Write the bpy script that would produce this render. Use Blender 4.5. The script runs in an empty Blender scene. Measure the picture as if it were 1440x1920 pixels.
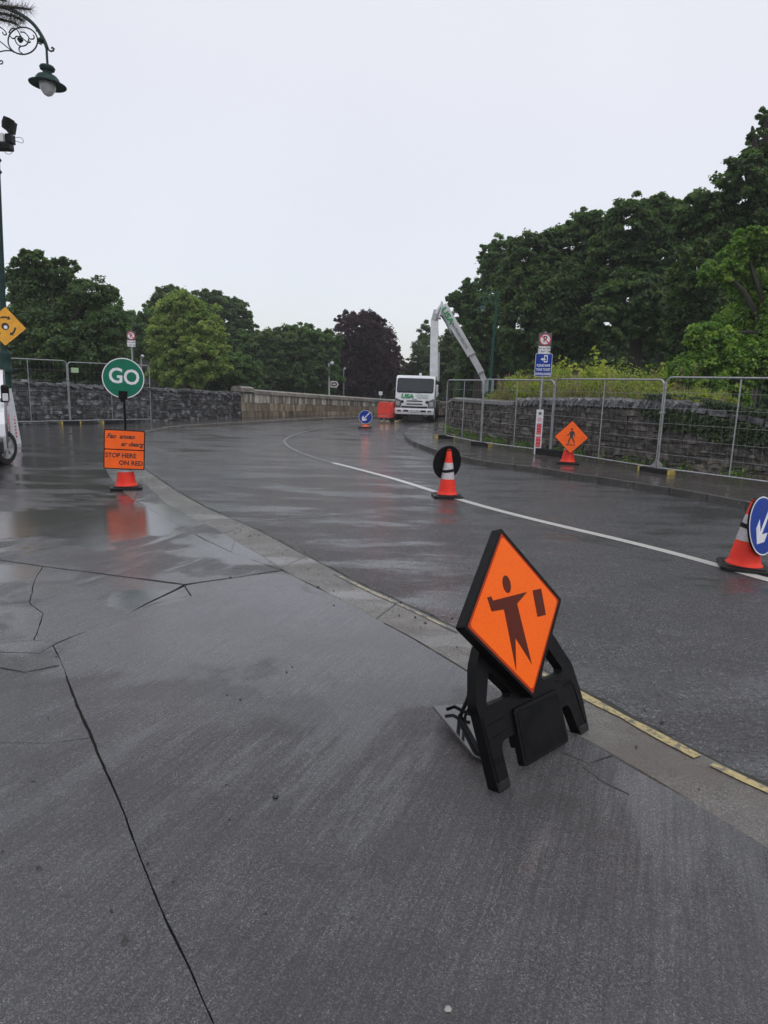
import bpy, bmesh, math, random
import numpy as np
from mathutils import Vector, Matrix, Euler, geometry, noise
random.seed(7); rng = np.random.default_rng(7)
R = math.radians
scene = bpy.context.scene
C = scene.collection

# ---------------------------------------------------------------- camera
FPX, CAMH, PITCH, ROLL = 1260.0, 1.7, math.atan(238/1260.0), R(1.7)
cam_d = bpy.data.cameras.new('camera'); cam = bpy.data.objects.new('camera', cam_d); C.objects.link(cam)
scene.camera = cam
cam_d.sensor_fit = 'VERTICAL'; cam_d.sensor_height = 24.0; cam_d.lens = FPX/1920*24.0
cam_d.clip_start = 0.05; cam_d.clip_end = 2000
CR = Matrix.Rotation(math.pi/2-PITCH, 3, 'X') @ Matrix.Rotation(ROLL, 3, 'Z')
cam.matrix_world = Matrix.Translation((0, 0, CAMH)) @ CR.to_4x4()
# ---------------------------------------------------------------- world: overcast sky
w = bpy.data.worlds.new('World'); scene.world = w; w.use_nodes = True
nt = w.node_tree; nt.nodes.clear()
wo = nt.nodes.new('ShaderNodeOutputWorld'); sky = nt.nodes.new('ShaderNodeTexSky')
SUN_EL, SUN_AZ = R(58), R(150)
sky.sky_type = 'NISHITA'; sky.sun_disc = False; sky.sun_elevation = SUN_EL; sky.sun_rotation = SUN_AZ
b1 = nt.nodes.new('ShaderNodeBackground'); b1.inputs['Strength'].default_value = 0.05
b2 = nt.nodes.new('ShaderNodeBackground'); b2.inputs['Strength'].default_value = 1.0
ad = nt.nodes.new('ShaderNodeAddShader'); nt.links.new(sky.outputs[0], b1.inputs['Color'])
tc = nt.nodes.new('ShaderNodeTexCoord'); sx = nt.nodes.new('ShaderNodeSeparateXYZ'); nt.links.new(tc.outputs['Generated'], sx.inputs[0])
nz = nt.nodes.new('ShaderNodeTexNoise'); nz.inputs['Scale'].default_value = 1.3; nz.inputs['Detail'].default_value = 3
nt.links.new(tc.outputs['Generated'], nz.inputs['Vector'])
mr = nt.nodes.new('ShaderNodeMapRange'); nt.links.new(sx.outputs['Z'], mr.inputs['Value'])
mr.inputs['From Min'].default_value = 0.0; mr.inputs['From Max'].default_value = 1.0
mr.inputs['To Min'].default_value = 1.0; mr.inputs['To Max'].default_value = 1.32
mr2 = nt.nodes.new('ShaderNodeMapRange'); nt.links.new(nz.outputs['Fac'], mr2.inputs['Value'])
mr2.inputs['From Min'].default_value = .25; mr2.inputs['From Max'].default_value = .75; mr2.inputs['To Min'].default_value = .93; mr2.inputs['To Max'].default_value = 1.06
mm = nt.nodes.new('ShaderNodeMath'); mm.operation = 'MULTIPLY'; nt.links.new(mr.outputs[0], mm.inputs[0]); nt.links.new(mr2.outputs[0], mm.inputs[1])
vm = nt.nodes.new('ShaderNodeVectorMath'); vm.operation = 'SCALE'; vm.inputs[0].default_value = (0.65, 0.632, 0.642)
nt.links.new(mm.outputs[0], vm.inputs['Scale']); nt.links.new(vm.outputs[0], b2.inputs['Color'])
nt.links.new(b1.outputs[0], ad.inputs[0]); nt.links.new(b2.outputs[0], ad.inputs[1]); nt.links.new(ad.outputs[0], wo.inputs[0])
sun_d = bpy.data.lights.new('sun', 'SUN'); sun_d.energy = 0.6; sun_d.angle = R(40); sun_d.color = (1, .97, .93)
sun = bpy.data.objects.new('sun', sun_d); C.objects.link(sun)
sun.rotation_euler = (math.pi/2-SUN_EL, 0, math.pi-SUN_AZ)
HAZE = .0010
vs = scene.view_settings; scene.display_settings.display_device = 'sRGB'
vs.view_transform = 'Standard'; vs.look = 'None'; vs.exposure = 0.0; vs.gamma = 1.0; vs.use_curve_mapping = False

# ---------------------------------------------------------------- measuring helpers (photo pixel <-> real position)
CV = Vector((0, 0, CAMH))
def ray(px, py): return CR @ Vector(((px-720)/FPX, -(py-960)/FPX, -1))
def G(px, py, z=0.0):
    d = ray(px, py); return CV + d*((z-CAMH)/d.z)
def PY(px, py, Y):
    d = ray(px, py); return CV + d*(Y/d.y)
def proj(P):
    c = CR.transposed() @ (Vector(P)-CV); return 720+FPX*c.x/-c.z, 960-FPX*c.y/-c.z, -c.z
def topz(P, py):
    a = CR.transposed() @ (Vector((P[0], P[1], 0))-CV); b = CR.transposed() @ Vector((0, 0, 1))
    k = (960-py)/FPX
    return -(a.y + k*a.z)/(b.y + k*b.z)

# ---------------------------------------------------------------- materials
def nodes(name):
    m = bpy.data.materials.new(name); m.use_nodes = True; n = m.node_tree; n.nodes.clear()
    out = n.nodes.new('ShaderNodeOutputMaterial'); p = n.nodes.new('ShaderNodeBsdfPrincipled')
    n.links.new(p.outputs[0], out.inputs[0]); return m, n, p, out
def N(n, t, **kw):
    x = n.nodes.new(t)
    for k, v in kw.items():
        if k.startswith('i_'): x.inputs[k[2:].replace('_', ' ')].default_value = v
        else: setattr(x, k, v)
    return x
def L(n, a, b): n.links.new(a, b)
def rgb(c): return (c[0], c[1], c[2], 1)
def mul(c, k): return tuple(min(1, x*k) for x in c)
def mix(n, fac, a, b, blend='MIX'):
    x = N(n, 'ShaderNodeMix', data_type='RGBA', blend_type=blend)
    for s, v in ((x.inputs[0], fac), (x.inputs[6], a), (x.inputs[7], b)):
        if hasattr(v, 'is_linked') or isinstance(v, bpy.types.NodeSocket): L(n, v, s)
        elif isinstance(v, (int, float)): s.default_value = v
        else: s.default_value = rgb(v)
    return x.outputs[2]
def ramp(n, v, a, b, lo=0.0, hi=1.0):
    x = N(n, 'ShaderNodeMapRange', interpolation_type='SMOOTHSTEP'); L(n, v, x.inputs['Value'])
    for k, q in (('From Min', a), ('From Max', b), ('To Min', lo), ('To Max', hi)): x.inputs[k].default_value = q
    return x.outputs[0]
def mth(n, op, a, b=None):
    x = N(n, 'ShaderNodeMath', operation=op)
    for s, v in zip(x.inputs, (a, b)):
        if v is None: continue
        if isinstance(v, (int, float)): s.default_value = v
        else: L(n, v, s)
    return x.outputs[0]
def noi(n, vec, scale, detail=3, rough=.55):
    x = N(n, 'ShaderNodeTexNoise'); x.inputs['Scale'].default_value = scale; x.inputs['Detail'].default_value = detail; x.inputs['Roughness'].default_value = rough
    if vec is not None: L(n, vec, x.inputs['Vector'])
    return x.outputs['Fac']
def mapping(n, vec, scale=(1, 1, 1), rot=(0, 0, 0), loc=(0, 0, 0)):
    x = N(n, 'ShaderNodeMapping'); x.inputs['Scale'].default_value = scale; x.inputs['Rotation'].default_value = rot; x.inputs['Location'].default_value = loc
    L(n, vec, x.inputs['Vector']); return x.outputs[0]
MATS = {}
def mat(name, col, rough=.5, metal=0, var=.12, scale=6, bump=0, bscale=40, coat=0, col2=None, objrand=0, stretch=(1, 1, 1), spec=.5, world=False, thr=None, bdist=.01):
    """plain surface: two-tone wear from noise, optional fine relief, wet coat"""
    if name in MATS: return MATS[name]
    m, n, p, out = nodes(name)
    src = N(n, 'ShaderNodeNewGeometry').outputs['Position'] if world else N(n, 'ShaderNodeTexCoord').outputs['Object']
    if stretch != (1, 1, 1): src = mapping(n, src, stretch)
    f = noi(n, src, scale, 4)
    f = ramp(n, f, *(thr or (.3, .7)))
    c = mix(n, f, mul(col, 1-var), col2 or mul(col, 1+var))
    if objrand:
        oi = N(n, 'ShaderNodeObjectInfo'); k = ramp(n, oi.outputs['Random'], 0, 1, 1-objrand, 1+objrand)
        x = N(n, 'ShaderNodeVectorMath', operation='SCALE'); L(n, c, x.inputs[0]); L(n, k, x.inputs['Scale']); c = x.outputs[0]
    L(n, c, p.inputs['Base Color']); p.inputs['Roughness'].default_value = rough; p.inputs['Metallic'].default_value = metal
    p.inputs['Specular IOR Level'].default_value = spec
    L(n, ramp(n, f, 0, 1, max(.02, rough*.8), min(1, rough*1.25)), p.inputs['Roughness'])
    if coat:
        p.inputs['Coat Weight'].default_value = coat; p.inputs['Coat Roughness'].default_value = .12; p.inputs['Coat IOR'].default_value = 1.33
    if bump:
        b = N(n, 'ShaderNodeBump'); b.inputs['Strength'].default_value = bump; b.inputs['Distance'].default_value = bdist
        L(n, noi(n, src, bscale, 5), b.inputs['Height']); L(n, b.outputs[0], p.inputs['Normal'])
    MATS[name] = m; return m

def wet_ground(name, col, speck, grain, gdist, film_r=.09, cover=(.42, .62), streak=None, brown=None, puddles=(), low=.25, speckle=.5, wetmin=.45, bumpmin=.12, ior=1.38, cb=.8, fleck=24, fmin=.35, fpool=True, ripple=.2):
    """rain-wet paving: dark base with aggregate, water film whose surface is broken by the aggregate except where it pools"""
    m, n, p, out = nodes(name)
    pos = N(n, 'ShaderNodeNewGeometry').outputs['Position']
    big = noi(n, mapping(n, pos, (1, 1.6, 1)), .7, 9, .68)
    med = noi(n, pos, 7, 4)
    vor = N(n, 'ShaderNodeTexVoronoi'); vor.inputs['Scale'].default_value = grain; L(n, pos, vor.inputs['Vector'])
    fine = noi(n, pos, grain*1.7, 3, .7)
    cell = N(n, 'ShaderNodeSeparateColor'); L(n, vor.outputs['Color'], cell.inputs[0])
    c = mix(n, ramp(n, med, .3, .7), mul(col, .72), mul(col, 1.25))
    c = mix(n, ramp(n, cell.outputs[0], .35, 1, 0, speckle), c, speck)
    c = mix(n, ramp(n, fine, .48, .32, 0, .7), c, mul(col, .3))
    c = mix(n, ramp(n, noi(n, pos, grain*.45, 4, .75), .52, .74, 0, .5), c, mul(speck, 1.1))
    c = mix(n, ramp(n, cell.outputs[1], .955, .985, 0, .55), c, (.32, .32, .31))
    c = mix(n, ramp(n, big, .46, .56, 0, .32), c, mul(col, .5))
    if brown: c = mix(n, ramp(n, noi(n, pos, 1.1, 4), .45, .7, 0, .7), c, brown)
    h = mth(n, 'ADD', mth(n, 'MULTIPLY', mth(n, 'SUBTRACT', 1.0, vor.outputs['Distance']), .6), fine)
    if streak is not None:
        rv = mapping(n, pos, rot=(0, 0, -streak)); sv = mapping(n, rv, (1.6, 52, 1)); s = noi(n, sv, 1, 5, .75)
        h = mth(n, 'ADD', h, mth(n, 'MULTIPLY', s, 1.8))
        c = mix(n, ramp(n, s, .42, .62, 0, .5), c, mul(col, .45))
        band = noi(n, mapping(n, rv, (.5, 2.6, 1)), 1, 7, .68)
    else: band = noi(n, mapping(n, pos, (.5, 1.5, 1)), 1, 8, .68)
    film = ramp(n, band, cover[0], cover[1])
    for (cx, cy, rx, ry, a) in puddles:
        q = mapping(n, pos, (1/rx, 1/ry, 0)); 
        sb = N(n, 'ShaderNodeVectorMath', operation='SUBTRACT'); L(n, q, sb.inputs[0]); sb.inputs[1].default_value = (cx/rx, cy/ry, 0)
        ln = N(n, 'ShaderNodeVectorMath', operation='LENGTH'); L(n, sb.outputs[0], ln.inputs[0])
        d = mth(n, 'ADD', ln.outputs['Value'], mth(n, 'MULTIPLY', mth(n, 'SUBTRACT', noi(n, pos, 2.6, 3), .5), 1.3))
        film = mth(n, 'MAXIMUM', film, ramp(n, d, .65, 1.1, a, 0))
    L(n, c, p.inputs['Base Color']); p.inputs['Roughness'].default_value = .75; p.inputs['Specular IOR Level'].default_value = low
    b = N(n, 'ShaderNodeBump'); b.inputs['Distance'].default_value = gdist; b.inputs['Strength'].default_value = 1
    L(n, h, b.inputs['Height']); L(n, b.outputs[0], p.inputs['Normal'])
    bc = N(n, 'ShaderNodeBump'); bc.inputs['Distance'].default_value = gdist; L(n, h, bc.inputs['Height'])
    L(n, ramp(n, film, 0, .95, cb, bumpmin), bc.inputs['Strength'])
    # slow ripples in the pooled water
    b3 = N(n, 'ShaderNodeBump'); b3.inputs['Distance'].default_value = .004; b3.inputs['Strength'].default_value = ripple
    L(n, noi(n, mapping(n, pos, (2.2, 9, 1)), 1.4, 3), b3.inputs['Height']); L(n, bc.outputs[0], b3.inputs['Normal'])
    L(n, b3.outputs[0], p.inputs['Coat Normal'])
    brk = ramp(n, noi(n, mapping(n, pos, (1, 1.3, 1)), fleck, 8, .85), .39, .46, fmin, 1); brk = mth(n, 'MAXIMUM', brk, ramp(n, film, .75, 1, 0, 1) if fpool else 0.0)
    L(n, mth(n, 'MULTIPLY', ramp(n, film, 0, .8, wetmin, 1), brk), p.inputs['Coat Weight']); p.inputs['Coat IOR'].default_value = ior
    L(n, ramp(n, film, 0, 1, film_r, film_r*.4), p.inputs['Coat Roughness'])
    MATS[name] = m; return m

def paint(name, col, under, cover=(.35, .55), scale=9, rough=.45):
    m, n, p, out = nodes(name)
    pos = N(n, 'ShaderNodeNewGeometry').outputs['Position']
    f = ramp(n, noi(n, pos, scale, 6, .7), *cover)
    d = ramp(n, noi(n, pos, 60, 3), .3, .8, .75, 1)
    x = N(n, 'ShaderNodeVectorMath', operation='SCALE'); x.inputs[0].default_value = col; L(n, d, x.inputs['Scale'])
    L(n, mix(n, f, under, x.outputs[0]), p.inputs['Base Color']); p.inputs['Roughness'].default_value = rough
    p.inputs['Coat Weight'].default_value = .6; p.inputs['Coat Roughness'].default_value = .2; p.inputs['Coat IOR'].default_value = 1.33
    b = N(n, 'ShaderNodeBump'); b.inputs['Distance'].default_value = .003; b.inputs['Strength'].default_value = .7
    L(n, noi(n, pos, 120, 3), b.inputs['Height']); L(n, b.outputs[0], p.inputs['Normal']); L(n, b.outputs[0], p.inputs['Coat Normal'])
    MATS[name] = m; return m

def leafmat(name, a, b, c, trans=.35, rough=.5, k=1.0):
    """leaf colours vary leaf by leaf (rnd) and spray by spray (clump)"""
    a, b, c = mul(a, k), mul(b, k), mul(c, k); m, n, p, out = nodes(name)
    at = N(n, 'ShaderNodeAttribute', attribute_name='rnd'); ac = N(n, 'ShaderNodeAttribute', attribute_name='clump')
    col = mix(n, ramp(n, at.outputs['Fac'], 0, 1), a, b)
    col = mix(n, ramp(n, ac.outputs['Fac'], .55, 1, 0, .75), col, c)
    L(n, col, p.inputs['Base Color']); p.inputs['Roughness'].default_value = rough; p.inputs['Specular IOR Level'].default_value = .35
    t = N(n, 'ShaderNodeBsdfTranslucent'); x = N(n, 'ShaderNodeVectorMath', operation='MULTIPLY'); L(n, col, x.inputs[0]); x.inputs[1].default_value = (1.1, 1.35, .6)
    L(n, x.outputs[0], t.inputs['Color']); s = N(n, 'ShaderNodeMixShader'); s.inputs[0].default_value = trans
    L(n, p.outputs[0], s.inputs[1]); L(n, t.outputs[0], s.inputs[2]); L(n, s.outputs[0], out.inputs[0])
    MATS[name] = m; return m

# ---------------------------------------------------------------- mesh helpers
def link(name, me, m=None, parent=None, loc=None, rot=None):
    o = bpy.data.objects.new(name, me); C.objects.link(o)
    if m is not None and not me.materials: me.materials.append(m)
    if parent is not None: o.parent = parent
    if loc is not None: o.location = loc
    if rot is not None: o.rotation_euler = rot
    return o
def thing(name, label, cat, loc=(0, 0, 0), rotz=0, group=None):
    o = bpy.data.objects.new(name, None); C.objects.link(o); o.location = loc; o.rotation_euler = (0, 0, rotz); o.empty_display_size = .2
    o['label'] = label; o['category'] = cat
    if group: o['group'] = group
    return o
def tag(o, label=None, cat=None, group=None, kind=None):
    if label: o['label'] = label
    if cat: o['category'] = cat
    if group: o['group'] = group
    if kind: o['kind'] = kind
    return o
class MB:
    def __init__(s): s.v = []; s.f = []
    def add(s, v, f):
        k = len(s.v); s.v += [tuple(p) for p in v]; s.f += [tuple(i+k for i in q) for q in f]; return s
    def box(s, a, b, M=None):
        x0, y0, z0 = a; x1, y1, z1 = b
        v = [Vector(p) for p in ((x0, y0, z0), (x1, y0, z0), (x1, y1, z0), (x0, y1, z0), (x0, y0, z1), (x1, y0, z1), (x1, y1, z1), (x0, y1, z1))]
        if M is not None: v = [M @ p for p in v]
        return s.add(v, [(0, 3, 2, 1), (4, 5, 6, 7), (0, 1, 5, 4), (1, 2, 6, 5), (2, 3, 7, 6), (3, 0, 4, 7)])
    def tube(s, pts, r, n=8, closed=False, cap=True):
        pts = [Vector(p) for p in pts]; m = len(pts); rs = r if isinstance(r, (list, tuple)) else [r]*m
        k = len(s.v); up = None
        for i, p in enumerate(pts):
            a = pts[i-1] if (i > 0 or closed) else p; b = pts[(i+1) % m] if (i < m-1 or closed) else p
            t = (b-a).normalized()
            if up is None: up = Vector((0, 0, 1)) if abs(t.z) < .9 else Vector((1, 0, 0))
            x = t.cross(up)
            if x.length < 1e-4: x = t.orthogonal()
            x.normalize(); y = x.cross(t).normalized(); up = y
            for j in range(n):
                q = 2*math.pi*j/n; s.v.append(tuple(p+(x*math.cos(q)+y*math.sin(q))*rs[i]))
        for i in range(m if closed else m-1):
            for j in range(n):
                a = k+i*n+j; b = k+i*n+(j+1) % n; c = k+((i+1) % m)*n+(j+1) % n; d = k+((i+1) % m)*n+j
                s.f.append((a, b, c, d))
        if cap and not closed:
            s.f.append(tuple(k+j for j in range(n))[::-1]); s.f.append(tuple(k+(m-1)*n+j for j in range(n)))
        return s
    def lathe(s, prof, n=24, M=None, cap=True, squash=1):
        k = len(s.v)
        for (r, z) in prof:
            for j in range(n):
                q = 2*math.pi*j/n; p = Vector((r*math.cos(q), r*math.sin(q)*squash, z)); s.v.append(tuple(M @ p if M else p))
        for i in range(len(prof)-1):
            for j in range(n): s.f.append((k+i*n+j, k+i*n+(j+1) % n, k+(i+1)*n+(j+1) % n, k+(i+1)*n+j))
        if cap:
            s.f.append(tuple(k+j for j in range(n))[::-1]); s.f.append(tuple(k+(len(prof)-1)*n+j for j in range(n)))
        return s
    def prism(s, loops, y0, y1, M=None, axis='y'):
        """flat outline (first loop) with holes in the x/z plane, extruded from y0 (front) to y1"""
        flat = [p for l in loops for p in l]; tri = geometry.tessellate_polygon([[Vector((p[0], p[1], 0)) for p in l] for l in loops])
        def P(p, y): 
            q = Vector((p[0], y, p[1])) if axis == 'y' else Vector((p[0], p[1], y)); return M @ q if M else q
        k = len(s.v); nn = len(flat)
        for p in flat: s.v.append(tuple(P(p, y0)))
        for p in flat: s.v.append(tuple(P(p, y1)))
        for t in tri: s.f.append(tuple(k+i for i in t)); s.f.append(tuple(k+nn+i for i in t[::-1]))
        o = 0
        for l in loops:
            c = len(l)
            for i in range(c):
                a = k+o+i; b = k+o+(i+1) % c; s.f.append((a, b, b+nn, a+nn))
            o += c
        return s
    def mesh(s, name, smooth=False, bevel=0, seg=2, fix=True, ang=35):
        me = bpy.data.meshes.new(name); me.from_pydata(s.v, [], s.f)
        if fix or bevel:
            bm = bmesh.new(); bm.from_mesh(me)
            bmesh.ops.recalc_face_normals(bm, faces=bm.faces)
            if bevel:
                e = [e for e in bm.edges if len(e.link_faces) == 2 and e.calc_face_angle(0) > R(ang)]
                bmesh.ops.bevel(bm, geom=e, offset=bevel, segments=seg, affect='EDGES', profile=.5, clamp_overlap=True)
            bm.to_mesh(me); bm.free()
        if smooth:
            me.shade_smooth()
            try: me.set_sharp_from_angle(angle=R(40))
            except Exception: pass
        me.update(); return me
    def obj(s, name, m, parent=None, smooth=False, bevel=0, seg=2, **k):
        return link(name, s.mesh(name, smooth, bevel, seg), m, parent, **k)
def circle(cx, cy, r, n=32, ry=None, a0=0, a1=2*math.pi):
    ry = ry or r; full = abs(a1-a0-2*math.pi) < 1e-6; d = n if full else n-1
    return [(cx+r*math.cos(a0+(a1-a0)*i/d), cy+ry*math.sin(a0+(a1-a0)*i/d)) for i in range(n)]
def rrect(x0, y0, x1, y1, r, n=5):
    o = []
    for cx, cy, a in ((x1-r, y1-r, 0), (x0+r, y1-r, 90), (x0+r, y0+r, 180), (x1-r, y0+r, 270)):
        for i in range(n): q = R(a+90*i/(n-1)); o.append((cx+r*math.cos(q), cy+r*math.sin(q)))
    return o
def text(name, s, size, m, parent, loc, rotz=0, ext=.0008, align='CENTER', shear=0, offset=0, sx=1, rot=None, spacing=1):
    cu = bpy.data.curves.new(name, 'FONT'); cu.body = s; cu.size = size; cu.extrude = ext; cu.align_x = align; cu.align_y = 'CENTER'; cu.shear = shear; cu.offset = offset; cu.resolution_u = 3; cu.space_character = spacing
    t = bpy.data.objects.new('tmp', cu); C.objects.link(t)
    me = bpy.data.meshes.new_from_object(t.evaluated_get(bpy.context.evaluated_depsgraph_get())); bpy.data.objects.remove(t); bpy.data.curves.remove(cu)
    me.name = name; me.materials.clear()
    me.transform(Matrix.Rotation(math.pi/2, 4, 'X') @ Matrix.Diagonal((sx, 1, 1, 1)))
    return link(name, me, m, parent, loc, rot or (0, 0, rotz))
def smoothline(pts, it=2):
    pts = [Vector(p) for p in pts]
    for _ in range(it):
        q = [pts[0]]
        for a, b in zip(pts, pts[1:]): q += [a*.75+b*.25, a*.25+b*.75]
        q.append(pts[-1]); pts = q
    return pts
def resample(pts, step=None, n=None):
    pts = [Vector(p) for p in pts]; d = [0]
    for a, b in zip(pts, pts[1:]): d.append(d[-1]+(b-a).length)
    n = n or max(1, round(d[-1]/step)); out = []; j = 0
    for i in range(n+1):
        s = d[-1]*i/n
        while j < len(pts)-2 and d[j+1] < s: j += 1
        t = (s-d[j])/max(1e-9, d[j+1]-d[j]); out.append(pts[j].lerp(pts[j+1], min(1, t)))
    return out
def gx(l, z=0.0): return [G(a, b, z) for a, b in l]

# ---------------------------------------------------------------- ground materials
bdir = G(515, 1120)-G(400, 1180); BA = math.atan2(bdir.y, bdir.x)
pA, pB, pC = G(238, 980), G(110, 985), G(262, 1128)
M_ROAD = wet_ground('wet_asphalt', (.015, .016, .018), (.12, .122, .13), 105, .0068, cover=(.40, .64), speckle=.8, bumpmin=.2, wetmin=1, ior=1.68, cb=1, film_r=.035, fleck=26, fmin=.03, fpool=False)
M_SLAB = wet_ground('wet_concrete', (.031, .031, .033), (.15, .15, .155), 260, .0026, cover=(.45, .68), streak=BA, speckle=.8, wetmin=1, ior=1.58, cb=.85, fleck=90, fmin=.5, film_r=.05, bumpmin=.08,
                    puddles=((pA.x, pA.y, .95, 1.7, 1), (pB.x, pB.y, 1.5, 1.0, 1), (pC.x, pC.y, .42, .3, 1), (G(40, 1080).x, G(40, 1080).y, .8, .35, .9), (G(480, 1030).x, G(480, 1030).y, 1.0, .8, .85), (G(420, 1160).x, G(420, 1160).y, 2.2, 1.3, .72), (G(700, 1230).x, G(700, 1230).y, 1.1, .9, .72), (G(470, 1300).x, G(470, 1300).y, 1.2, .55, .5), (G(150, 1350).x, G(150, 1350).y, .8, .4, .4)))
M_FORE = wet_ground('wet_forecourt_tarmac', (.028, .027, .027), (.09, .088, .086), 150, .003, cover=(.36, .56), speckle=.7, bumpmin=.12, wetmin=1, ior=1.6, cb=.85, fleck=16, fmin=.2, ripple=.55, film_r=.07,
                    puddles=((pA.x, pA.y, .95, 1.7, 1), (pB.x, pB.y, 1.6, 1.1, 1)))
M_PAVE = wet_ground('wet_pavement_tarmac', (.036, .031, .028), (.09, .08, .07), 120, .003, ior=1.42, cover=(.38, .6), brown=(.045, .035, .028), speckle=.5, wetmin=.6)
M_KERB = wet_ground('wet_kerb_stone', (.12, .116, .105), (.27, .26, .235), 150, .003, ior=1.42, cover=(.45, .65), brown=(.1, .085, .07), speckle=.7, wetmin=1)
M_KERBD = wet_ground('dark_kerb_stone', (.06, .056, .052), (.1, .095, .09), 90, .002, cover=(.4, .6), speckle=.5)
M_BED = mat('joint_dirt', (.012, .011, .009), .9, world=True, scale=12, col2=(.02, .024, .01), coat=.3)
M_SOIL = mat('park_ground', (.02, .03, .012), .9, world=True, scale=.6, col2=(.035, .045, .018))

# ---------------------------------------------------------------- ground sheets
def sheet(name, pts, z, m, parent=None, tess=True):
    mb = MB(); tri = geometry.tessellate_polygon([[Vector((p[0], p[1], 0)) for p in pts]])
    mb.v = [(p[0], p[1], z if z is not None else p[2]) for p in pts]; mb.f = [tuple(t) for t in tri]
    me = mb.mesh(name, fix=False); bm = bmesh.new(); bm.from_mesh(me)
    bmesh.ops.recalc_face_normals(bm, faces=bm.faces)
    if sum(f.normal.z for f in bm.faces) < 0: bmesh.ops.reverse_faces(bm, faces=bm.faces)
    bm.to_mesh(me); bm.free()
    return link(name, me, m, parent)
gnd = sheet('ground', [(-320, -50), (320, -50), (320, 410), (-320, 410)], -1.2, M_SOIL); gnd['kind'] = 'structure'
road = sheet('road', [(-20, -6), (14, -6), (14, 30), (9, 60), (-3, 60), (-20, 36)], 0, M_ROAD); road['kind'] = 'structure'

def slab(name, pts, z0, z1, m, parent, inset=.005, jit=.012, sub=.03):
    """one paving slab cut along its joints, with slightly broken edges"""
    pts = [Vector((p[0], p[1])) for p in pts]; ar = sum(a.x*b.y-b.x*a.y for a, b in zip(pts, pts[1:]+pts[:1]))
    if ar < 0: pts = pts[::-1]
    q = []
    for a, b in zip(pts, pts[1:]+pts[:1]):
        n = max(1, min(160, int((b-a).length/sub))); t = (b-a).normalized(); nn = Vector((-t.y, t.x))
        for i in range(n):
            p = a.lerp(b, i/n); v = noise.noise_vector(Vector((p.x*2.3, p.y*2.3, 5))) + noise.noise_vector(Vector((p.x*9, p.y*9, 1)))*.4+noise.noise_vector(Vector((p.x*31, p.y*31, 1)))*.22
            g = inset*(.5+1.1*abs(noise.noise(Vector((p.x*4, p.y*4, 9))))+.8*abs(noise.noise(Vector((p.x*19, p.y*19, 2)))))
            p = p + Vector((v.x, v.y))*jit + nn*g
            if i == 0: p += t*inset
            q.append((p.x, p.y))
    mb = MB().prism([q], z0, z1, axis='z'); return mb.obj(name, m, parent)
# foreground footpath: cracked, brushed concrete slabs on a dark bed
fp = sheet('pavement', [tuple(G(*a).xy) for a in ((-900, 960), (30, 1012), (230, 945), (262, 896), (352, 967), (502, 1048), (640, 1125), (720, 1168), (885, 1265), (1110, 1392), (1440, 1592))]+[(2.2, 1.6), (3.2, .6), (4, -2), (-7, -2), (-12, 2)], .006, M_BED)
fp['kind'] = 'structure'
ZT = .03
def px(l): return [tuple(G(a, b, ZT).xy) for a, b in l]
J1b = (400, 1920)
SL = [
 px([(100, 1210), (240, 1150), (350, 1097), (440, 1082), (530, 1070), (590, 1100), (640, 1125), (720, 1168), (770, 1195), (885, 1265), (1000, 1335), (1110, 1392), (1148, 1417), (1240, 1470), (1300, 1505), (1390, 1560), (1440, 1592), (1600, 1690)])+[(2.2, 1.0), (2.6, -.6), (-.42, -.6)]+px([J1b, (310, 1720), (250, 1570), (170, 1375)]),
 px([(-300, 1415), (0, 1392), (90, 1393), (170, 1383), (250, 1570), (310, 1720), J1b])+[(-.42, -.6), (-4, -.6)],
 px([(100, 1210), (170, 1383), (90, 1393), (0, 1392), (-300, 1415), (-300, 1230), (0, 1222), (75, 1225)]),
 px([(-300, 1035), (0, 1050), (80, 1062), (60, 1100), (55, 1128), (0, 1133), (-300, 1150)]),
 px([(-300, 1150), (0, 1133), (55, 1128), (80, 1150), (65, 1200), (0, 1205), (-300, 1212)]),
 px([(80, 1062), (200, 1076), (345, 1095), (240, 1150), (180, 1176), (110, 1205), (65, 1200), (80, 1150), (55, 1128), (60, 1100)]),
 px([(-300, 1212), (0, 1205), (65, 1200), (110, 1205), (100, 1210), (75, 1225), (0, 1222), (-300, 1230)]),
 px([(-300, 1035), (-300, 1010), (25, 1014), (191, 968), (251, 937), (311, 971), (379, 1009), (435, 1036), (529, 1069), (440, 1082), (345, 1095), (200, 1076), (80, 1062), (0, 1050)]),
]
for i, s in enumerate(SL): slab('concrete_slab', s, -.03, ZT-.0004*(i % 3), M_SLAB, fp, inset=.0035, jit=.006 if i < 2 else .014)
# forecourt tarmac to the left, running up to the far wall
fc = [G(-900, 990, .03).xy, G(25, 1014, .03).xy, G(191, 968, .03).xy, G(251, 937, .03).xy, G(225, 915, .03).xy, G(207, 895, .03).xy, G(196, 875, .03).xy, G(194, 852, .03).xy, G(205, 832, .03).xy, G(232, 816, .03).xy, G(262, 806, .03).xy, G(300, 800).xy, G(300, 780).xy, G(120, 786).xy, G(20, 788).xy, Vector((-20, 22)), Vector((-22, 9))]
fo = sheet('forecourt', [tuple(p) for p in fc], .018, M_FORE); fo['kind'] = 'structure'

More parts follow.
